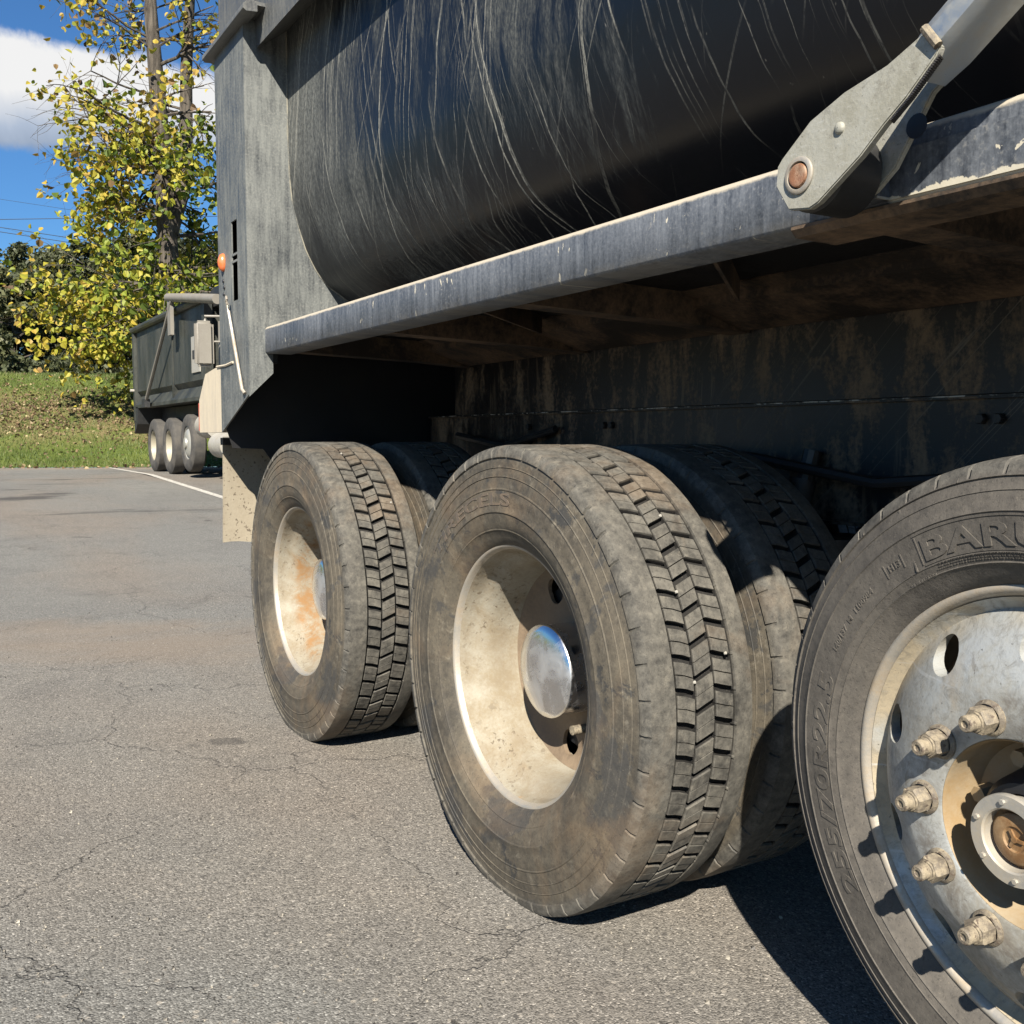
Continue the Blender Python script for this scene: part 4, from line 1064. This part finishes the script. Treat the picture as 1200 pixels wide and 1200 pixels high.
# mirror
mb = MB(); mb.box(BX-.42, BX-.14, 15.28, 15.42, GZ+1.72, GZ+2.40)
mm = mb.mesh('mirror', bg_tan); bevel_mesh(mm, .05, 3, 30); mir = part('mirror', mm, None, bt)
mb = MB(); mb.tube([(BX-.26, 15.36, GZ+2.40), (BX-.26, 15.36, GZ+2.47), (BX+.15, 15.2, GZ+2.47)], .018, 8); part('bracket', mb, bg_tan, mir); mb = MB(); mb.tube([(BX-.14, 15.36, GZ+2.1), (BX+.15, 15.2, GZ+2.1)], .014, 8); part('bracket', mb, bg_tan, mir)
mb = MB(); mb.tube([(BX+.25, 12.4, GZ+.52), (BX+.53, 12.4, GZ+.52)], .50, 32); part('front_wheel', mb, BT.materials[0], bt)

# ------------------------------------------------------------------ trees
bark, t, b = material('bark')
o_ = t.tc(); bn = t.noise(t.map(o_, (9, 9, 1.6)), 1, 7, .7, .4)
t.set(b.inputs['Base Color'], t.mix(t.rng(bn, .35, .65), (.022, .017, .012), (.16, .135, .105))); b.inputs['Roughness'].default_value = .95
t.set(b.inputs['Normal'], t.bump(bn, 1.0, .05))
def leafmat(name, stops, trans=.35):
    mt = bpy.data.materials.new(name); mt.use_nodes = True; t = NT(mt.node_tree); t.n.clear()
    out = t.new('ShaderNodeOutputMaterial')
    at = t.new('ShaderNodeAttribute', attribute_name='rnd'); c = t.ramp(at.outputs['Fac'], stops)
    d = t.new('ShaderNodeBsdfDiffuse', {0: c}); tr = t.new('ShaderNodeBsdfTranslucent', {0: c}); g = t.new('ShaderNodeBsdfGlossy', {0: (1, 1, 1), 1: .6})
    m1 = t.new('ShaderNodeMixShader', {0: trans}); t.l.new(d.outputs[0], m1.inputs[1]); t.l.new(tr.outputs[0], m1.inputs[2])
    m2 = t.new('ShaderNodeMixShader', {0: .02}); t.l.new(m1.outputs[0], m2.inputs[1]); t.l.new(g.outputs[0], m2.inputs[2])
    t.l.new(m2.outputs[0], out.inputs[0]); return mt
yel = leafmat('yellow_green_leaves', [(0, (.13, .08, .04)), (.14, (.40, .25, .09)), (.32, (.58, .42, .06)), (.6, (.46, .43, .04)), (.82, (.22, .29, .03)), (1, (.07, .12, .02))])
grn = leafmat('dark_green_leaves', [(0, (.045, .058, .028)), (.5, (.10, .115, .050)), (.85, (.17, .175, .075)), (1, (.27, .23, .11))], .3)
litm = leafmat('fallen_leaves', [(0, (.07, .045, .025)), (.5, (.20, .13, .07)), (.85, (.33, .24, .13)), (1, (.50, .42, .22))], .1)
grsm = leafmat('grass_blades', [(0, (.08, .13, .025)), (.5, (.15, .20, .045)), (.85, (.23, .25, .08)), (1, (.36, .31, .15))], .3)

def leaf_mesh(name, pts, size, mat, rng, shape='leaf', bias=None, droop=.4):
    """pts: list of (pos, rnd). each leaf: folded 4-6 vertex blade"""
    V = []; F = []; Rn = []
    for p, rv in pts:
        s = size*rng.uniform(.6, 1.25)
        d = Vector((rng.gauss(0, 1), rng.gauss(0, 1), rng.gauss(-droop, .7))).normalized()
        u = d.cross(Vector((rng.gauss(0, 1), rng.gauss(0, 1), rng.gauss(0, 1)))).normalized(); w = d.cross(u)
        o = len(V)
        if shape == 'leaf':
            for a, b2, c2 in ((0, 0, 0), (.26, .46, .14), (.70, .40, .12), (1.08, .04, -.12), (.66, -.38, .14), (.24, -.44, .16)):
                V.append(p+d*(a*s)+u*(b2*s)+w*(c2*s))
            F.append((o, o+1, o+2, o+3)); F.append((o, o+3, o+4, o+5)); Rn += [rv]*6
        else:
            for a, b2 in ((0, -.3), (0, .3), (1, .22), (1.1, -.25)): V.append(p+d*(a*s)+u*(b2*s))
            F.append((o, o+1, o+2, o+3)); Rn += [rv]*4
    me = bpy.data.meshes.new(name); me.from_pydata([tuple(v) for v in V], [], F); me.materials.append(mat)
    at = me.attributes.new('rnd', 'FLOAT', 'POINT'); at.data.foreach_set('value', Rn)
    return me

def grow(mb, p, d, L, r, depth, rng, tips, spread=.6, up=.1):
    n = 5; pts = [p]; rs = [r]; dd = d.copy()
    for i in range(n):
        dd = (dd+Vector((rng.gauss(0, .13), rng.gauss(0, .13), rng.gauss(up*.3, .10)))).normalized()
        pts.append(pts[-1]+dd*L/n); rs.append(r*(1-.55*(i+1)/n))
    mb.tube(pts, rs, 8 if r > .05 else 5, cap=False)
    tips += [(q, depth) for q in pts[2:]]
    if depth == 0: return
    k = 3 if depth > 1 else 3
    for i in range(k+1):
        j = rng.randint(2, n); q = pts[j]
        a = Vector((rng.gauss(0, 1), rng.gauss(0, 1), rng.gauss(0, .6))).normalized()
        nd = (dd*.55+a*spread+Vector((0, 0, up))).normalized()
        grow(mb, q, nd, L*rng.uniform(.55, .78), rs[j]*rng.uniform(.5, .75), depth-1, rng, tips, spread, up)

# big yellowing tree behind the far truck
TB = Vector((4.75, 27.2, 0)); TB.z = H(TB.x, TB.y)
yt = thing('yellow_leaved_tree', 'tall forked tree with yellow and green autumn leaves behind the distant truck', 'tree', TB)
rng = random.Random(21); tips = []; mb = MB()
tr = [TB+Vector((0, 0, -.3)), TB+Vector((-.02, 0, 2.0)), TB+Vector((.05, 0, 4.2)), TB+Vector((-.02, .05, 6.3))]
mb.tube(tr, [.34, .28, .25, .23], 14, cap=False)
fork = [tr[2]+Vector((.05, 0, .8)), TB+Vector((.55, .1, 6.4)), TB+Vector((.62, .1, 9.2)), TB+Vector((.85, 0, 12.5)), TB+Vector((1.0, 0, 15))]
mb.tube(fork, [.20, .18, .15, .10, .03], 12, cap=False)
stem = [tr[3], TB+Vector((-.12, 0, 8.2)), TB+Vector((-.25, 0, 10.5)), TB+Vector((-.1, 0, 13)), TB+Vector((.1, 0, 15.6))]
mb.tube(stem, [.23, .20, .16, .10, .03], 12, cap=False)
def onpath(path, f):
    f *= len(path)-1; i = min(int(f), len(path)-2); return path[i].lerp(path[i+1], f-i)
view_left = Vector((-.86, .51, 0))
for i in range(34):
    f = rng.random(); pa = rng.choice((stem, fork, stem)); p = onpath(pa, f)
    a = rng.uniform(0, 2*PI); d = Vector((math.cos(a), math.sin(a), rng.uniform(-.1, .55))).normalized()
    grow(mb, p, d, rng.uniform(1.2, 2.0), rng.uniform(.03, .055), 2, rng, tips, .55, .0)
low = []
for i in range(46):
    p = onpath(tr+[stem[1]], rng.uniform(.25, 1)); a = rng.uniform(0, 2*PI)
    if i % 2: a = math.atan2(.51, -.86)+rng.gauss(0, .55)
    elif i % 3 == 0: a = math.atan2(-.95, -.3)+rng.gauss(0, .5)
    d = Vector((math.cos(a), math.sin(a), rng.uniform(-.15, .35))).normalized()
    grow(mb, p, d, rng.uniform(1.3, 2.3), rng.uniform(.03, .055), 2, rng, low, .5, -.12)
part('trunk', mb, bark, yt)
pts = []
def keep(q):
    L = (q-TB).dot(view_left); z = q.z
    if z < 7.6: return L < 3.7
    if z < 9.7: return L < 2.2
    return L < 3.5 and rng.random() < .38
for q, dep in low:
    if dep <= 1 and keep(q):
        for i in range(1 if rng.random() < (.50 if q.z < 6 else .34) else 0):
            c0 = q+Vector((rng.gauss(0, .12), rng.gauss(0, .12), rng.gauss(0, .12))); cv_ = rng.gauss(0, .13)
            left = (q-TB).dot(view_left)
            for k in range(rng.randint(3, 6)):
                rv = min(1, max(0, rng.gauss(.50-.06*left+.20+cv_, .12))); pts.append((c0+Vector((rng.gauss(0, .13), rng.gauss(0, .13), rng.gauss(-.06, .13))), rv))
for q, dep in tips:
    if dep <= 1 and keep(q) and rng.random() < .62:
        for k in range(rng.randint(1, 4)):
            pts.append((q+Vector((rng.gauss(0, .15), rng.gauss(0, .15), rng.gauss(0, .15))), min(1, max(0, rng.gauss(.42, .24)))))
lf = obj('foliage', None) if False else part('foliage', leaf_mesh('foliage', pts, .160, yel, rng, droop=.8), None, yt, kind='stuff')
print('yellow leaves', len(pts), 'branch verts', len(mb.V))

# woods behind the bank: separate dark trees
def dark_tree(x, y, h, w, label, name='dark_green_tree', n=5200, seed=1, conic=False):
    rng = random.Random(seed); z0 = H(x, y); root = thing(name, label, 'tree', (x, y, z0), 'trees at the back of the grass bank')
    mb = MB(); mb.tube([(x, y, z0-.2), (x+.1, y, z0+h*.4), (x, y, z0+h*.9)], [.22, .15, .04], 8, cap=False)
    cl = []
    for i in range(46):
        f = rng.random()**.8; ww = w*(1-f*.72 if conic else math.sin(PI*(.12+.80*f))**.7)
        a = rng.uniform(0, 2*PI); rr = ww*math.sqrt(rng.random())
        c = Vector((x+rr*math.cos(a), y+rr*math.sin(a), z0+.3+h*f*.95)); cl.append((c, rng.uniform(.45, .95)*w*.36, rng.gauss(.45, .2)))
        mb.tube([(x, y, max(z0+.3, c.z-.6)), tuple(c)], [.05, .015], 5, cap=False)
    part('trunk', mb, bark, root)
    pts = []
    for i in range(n):
        c, r, rv = rng.choice(cl); v = Vector((rng.gauss(0, 1), rng.gauss(0, 1), rng.gauss(0, 1))); v = v.normalized()*r*rng.random()**.4; v.z *= .7
        pts.append((c+v, min(1, max(0, rv+rng.gauss(0, .16)))))
    part('crown', leaf_mesh('crown', pts, .17, grn, rng, 'quad'), None, root, kind='stuff')
def at_px(u, depth):   # ground position at a view column and distance (only used to lay the woods out)
    Fw = Vector((math.sin(YAW), math.cos(YAW), 0)); Rt = Vector((math.cos(YAW), -math.sin(YAW), 0))
    p = CAM+Fw*depth+Rt*((u-600)/1181.48*depth); return p.x, p.y
spec = [(-430, 52, 8.5, 3.2, 'farthest left dark tree, well beyond the pale house', 0), (-330, 49, 7.2, 3.0, 'dark tree second from the far left end of the woods', 0), (-240, 51, 8.0, 3.1, 'dark tree third from the far left end of the woods', 0), (-165, 48, 6.8, 2.8, 'dark tree one crown to the left of the pale house', 0),
        (-95, 47, 6.5, 3.2, 'broad dark tree left of the pale house corner', 0), (-20, 46, 7.5, 2.6, 'tall dark green tree at the left edge above the pale house', 1),
        (22, 41, 5.2, 2.3, 'low bushy dark tree just right of the pale house at the top of the bank', 0), (52, 47, 7.6, 2.7, 'rounded dark tree right of the lowest sky gap', 0),
        (92, 44, 7.0, 2.6, 'dense dark tree behind the left skirt of the yellow tree', 0), (135, 48, 8.4, 3.0, 'tallest dark tree behind the yellow tree', 0),
        (182, 45, 7.6, 2.8, 'dark tree behind the yellow tree trunk', 0), (235, 47, 8.0, 3.0, 'dark tree behind the bed of the distant truck', 0), (300, 46, 8, 3.2, 'dark tree hidden mostly by the rear post of the near truck', 0)]
for i, (u, dp, h, w, lab, con) in enumerate(spec):
    x, y = at_px(u, dp); dark_tree(x, y, h*.86, w, lab, 'dark_green_tree', 13000, 50+i, con)
# low brush along the crest
rng = random.Random(77); pts = []
for i in range(16000):
    u = rng.uniform(-480, 330) if i % 3 == 0 else rng.uniform(-60, 330); x, y = at_px(u, rng.uniform(39, 43)); hh = 1.0+.9*mnoise.noise(Vector((x*.6, 1, 2)))
    pts.append((Vector((x, y, H(x, y)+rng.random()*max(.3, hh))), min(1, max(0, rng.gauss(.35, .2)))))
o = obj('hedge_brush', leaf_mesh('brush', pts, .15, grn, rng, 'quad')); o['kind'] = 'stuff'; tag(o, 'low dark green brush along the top of the grass bank', 'brush')

# pale house corner at the far left
x, y = at_px(-37, 40); z0 = H(x, y)
hs_ = thing('small_house', 'pale grey gable end of a small house at the far left edge', 'house', (x, y, z0))
hw = m_dusty('house_siding', (.55, .57, .60), (.40, .42, .45), .45, .7, 4, (.7, .9)); hr = m_dusty('house_roof', (.16, .16, .17), (.24, .24, .24), .4, .7, 6, (.8, .9))
mb = MB(); mb.prism([(x-1.4, z0), (x+1.4, z0), (x+1.4, z0+.45), (x, z0+1.7), (x-1.4, z0+.45)], 1, y, y+4); part('wall', mb, hw, hs_, smooth=False)
mb = MB(); mb.prism([(x-1.55, z0+.33), (x, z0+1.72), (x+1.55, z0+.33), (x+1.55, z0+.45), (x, z0+1.85), (x-1.55, z0+.45)], 1, y+.02, y+4.1); part('roof', mb, hr, hs_, smooth=False)

# overhead wires
wm, t, b = material('wire'); b.inputs['Base Color'].default_value = (.02, .03, .05, 1)
def pix(u, v, depth):
    f = 1181.48
    Fw = Vector((math.sin(YAW)*math.cos(PITCH), math.cos(YAW)*math.cos(PITCH), -math.sin(PITCH)))
    Rt = Vector((math.cos(YAW), -math.sin(YAW), 0)); Up = Rt.cross(Fw); return CAM+(Fw+Rt*(u-600)/f+Up*(600-v)/f)*depth
for i, (a_, b_, lab) in enumerate([((-200, 260, 58), (420, 251, 70), 'topmost level black wire crossing the blue sky at left'),
        ((-200, 236, 58), (420, 330, 70), 'middle sloping wire, just above the lowest one, left of the yellow tree'),
        ((-200, 241, 58), (420, 336, 70), 'lowest sloping wire left of the yellow tree'),
        ((-200, 203, 62), (420, 297, 75), 'thin faint wire sloping high above the other wires')]):
    p, q = pix(*a_), pix(*b_); pts_ = [p.lerp(q, k/16)+Vector((0, 0, -.35*math.sin(PI*k/16)*0)) for k in range(17)]
    mb = MB(); mb.tube(pts_, .022 if i < 3 else .012, 6); o = obj('overhead_wire', mb.mesh('wire', wm)); tag(o, lab, 'wire', 'wires over the bank')

# ------------------------------------------------------------------ grass and litter
rng = random.Random(9)
V = []; F = []; Rn = []
for i in range(88000):
    x = rng.uniform(-4, 7.5) if i < 52000 else rng.uniform(-16, -4); tt = rng.random()**1.15*12.5; y = yedge(x)+tt-.05; z = H(x, y)
    hgt_ = rng.uniform(.04, .12); a = rng.uniform(0, 2*PI); dx, dy = math.cos(a)*.010, math.sin(a)*.010
    lx, ly = rng.gauss(0, .035), rng.gauss(0, .035); o = len(V)
    V += [(x-dx, y-dy, z), (x+dx, y+dy, z), (x+lx, y+ly, z+hgt_)]; F.append((o, o+1, o+2))
    rv = min(1, max(0, rng.gauss(.45, .22)+.25*mnoise.noise(Vector((x*.8, y*.8, 4))))); Rn += [rv]*3
me = bpy.data.meshes.new('grass'); me.from_pydata(V, [], F); me.materials.append(grsm); me.attributes.new('rnd', 'FLOAT', 'POINT').data.foreach_set('value', Rn)
o = obj('grass', me); o['kind'] = 'stuff'; tag(o, 'short green grass growing on the sunlit bank', 'grass')
pts = []
for i in range(50000):
    x = rng.uniform(-4, 7.5) if i < 30000 else rng.uniform(-16, -4); tt = rng.random()*12
    band = .9*math.exp(-((tt-5.0)/1.9)**2)+.04
    if rng.random() > band: continue
    if mnoise.noise(Vector((x*.9, tt*.9, 8))) < -.25 and rng.random() < .7: continue
    y = yedge(x)+tt; pts.append((Vector((x, y, H(x, y)+.03)), rng.random()))
for i in range(160):
    x = rng.uniform(-4, 6); y = yedge(x)-abs(rng.gauss(0, .5)); pts.append((Vector((x, y, HA(x, y)+.02)), rng.random()))
o = obj('fallen_leaves', leaf_mesh('fallen_leaves', pts, .075, litm, rng, 'leaf', droop=0)); o['kind'] = 'stuff'; tag(o, 'dry brown leaves scattered over the grass bank', 'leaves')
# loose grit on the asphalt
grit_m = leafmat('grit', [(0, (.06, .055, .05)), (.5, (.16, .15, .135)), (.9, (.30, .27, .22)), (1, (.50, .46, .38))], .0)
V = []; F = []; Rn = []
for i in range(9000):
    d = 1.3+rng.random()**1.6*9; a = YAW+rng.uniform(-.56, .50); x = CAM.x+d*math.sin(a); y = d*math.cos(a)
    s = rng.uniform(.0012, .0032)*(2.0 if rng.random() < .03 else 1); o = len(V); zz = HA(x, y)
    a0 = rng.uniform(0, 6)
    for k in range(3): V.append((x+s*math.cos(a0+k*2.09), y+s*math.sin(a0+k*2.09), zz+s*.1))
    for k in range(3): V.append((x+.7*s*math.cos(a0+.6+k*2.09), y+.7*s*math.sin(a0+.6+k*2.09), zz+s*rng.uniform(.9, 1.3)))
    F += [(o, o+1, o+4, o+3), (o+1, o+2, o+5, o+4), (o+2, o, o+3, o+5), (o+3, o+4, o+5)]; Rn += [rng.random()]*6
me = bpy.data.meshes.new('grit'); me.from_pydata(V, [], F); me.materials.append(grit_m); me.attributes.new('rnd', 'FLOAT', 'POINT').data.foreach_set('value', Rn)
o = obj('loose_grit', me); o['kind'] = 'stuff'; tag(o, 'loose grit and tiny stones lying on the asphalt', 'grit')

# the photograph is exposed for the shade under the body: paint and ground albedos are kept on the low side
for mt in bpy.data.materials:
    if not mt.node_tree or mt.name in ('chrome_cap',): continue
    for nd in list(mt.node_tree.nodes):
        if nd.type in ('BSDF_PRINCIPLED', 'BSDF_DIFFUSE', 'BSDF_TRANSLUCENT'):
            sk = nd.inputs[0]
            if sk.is_linked:
                src = sk.links[0].from_socket; mx = mt.node_tree.nodes.new('ShaderNodeMix'); mx.data_type = 'RGBA'; mx.blend_type = 'MULTIPLY'
                mx.inputs[0].default_value = 1; mt.node_tree.links.new(src, mx.inputs[6]); mx.inputs[7].default_value = (.65, .65, .65, 1)
                mt.node_tree.links.new(mx.outputs[2], sk)
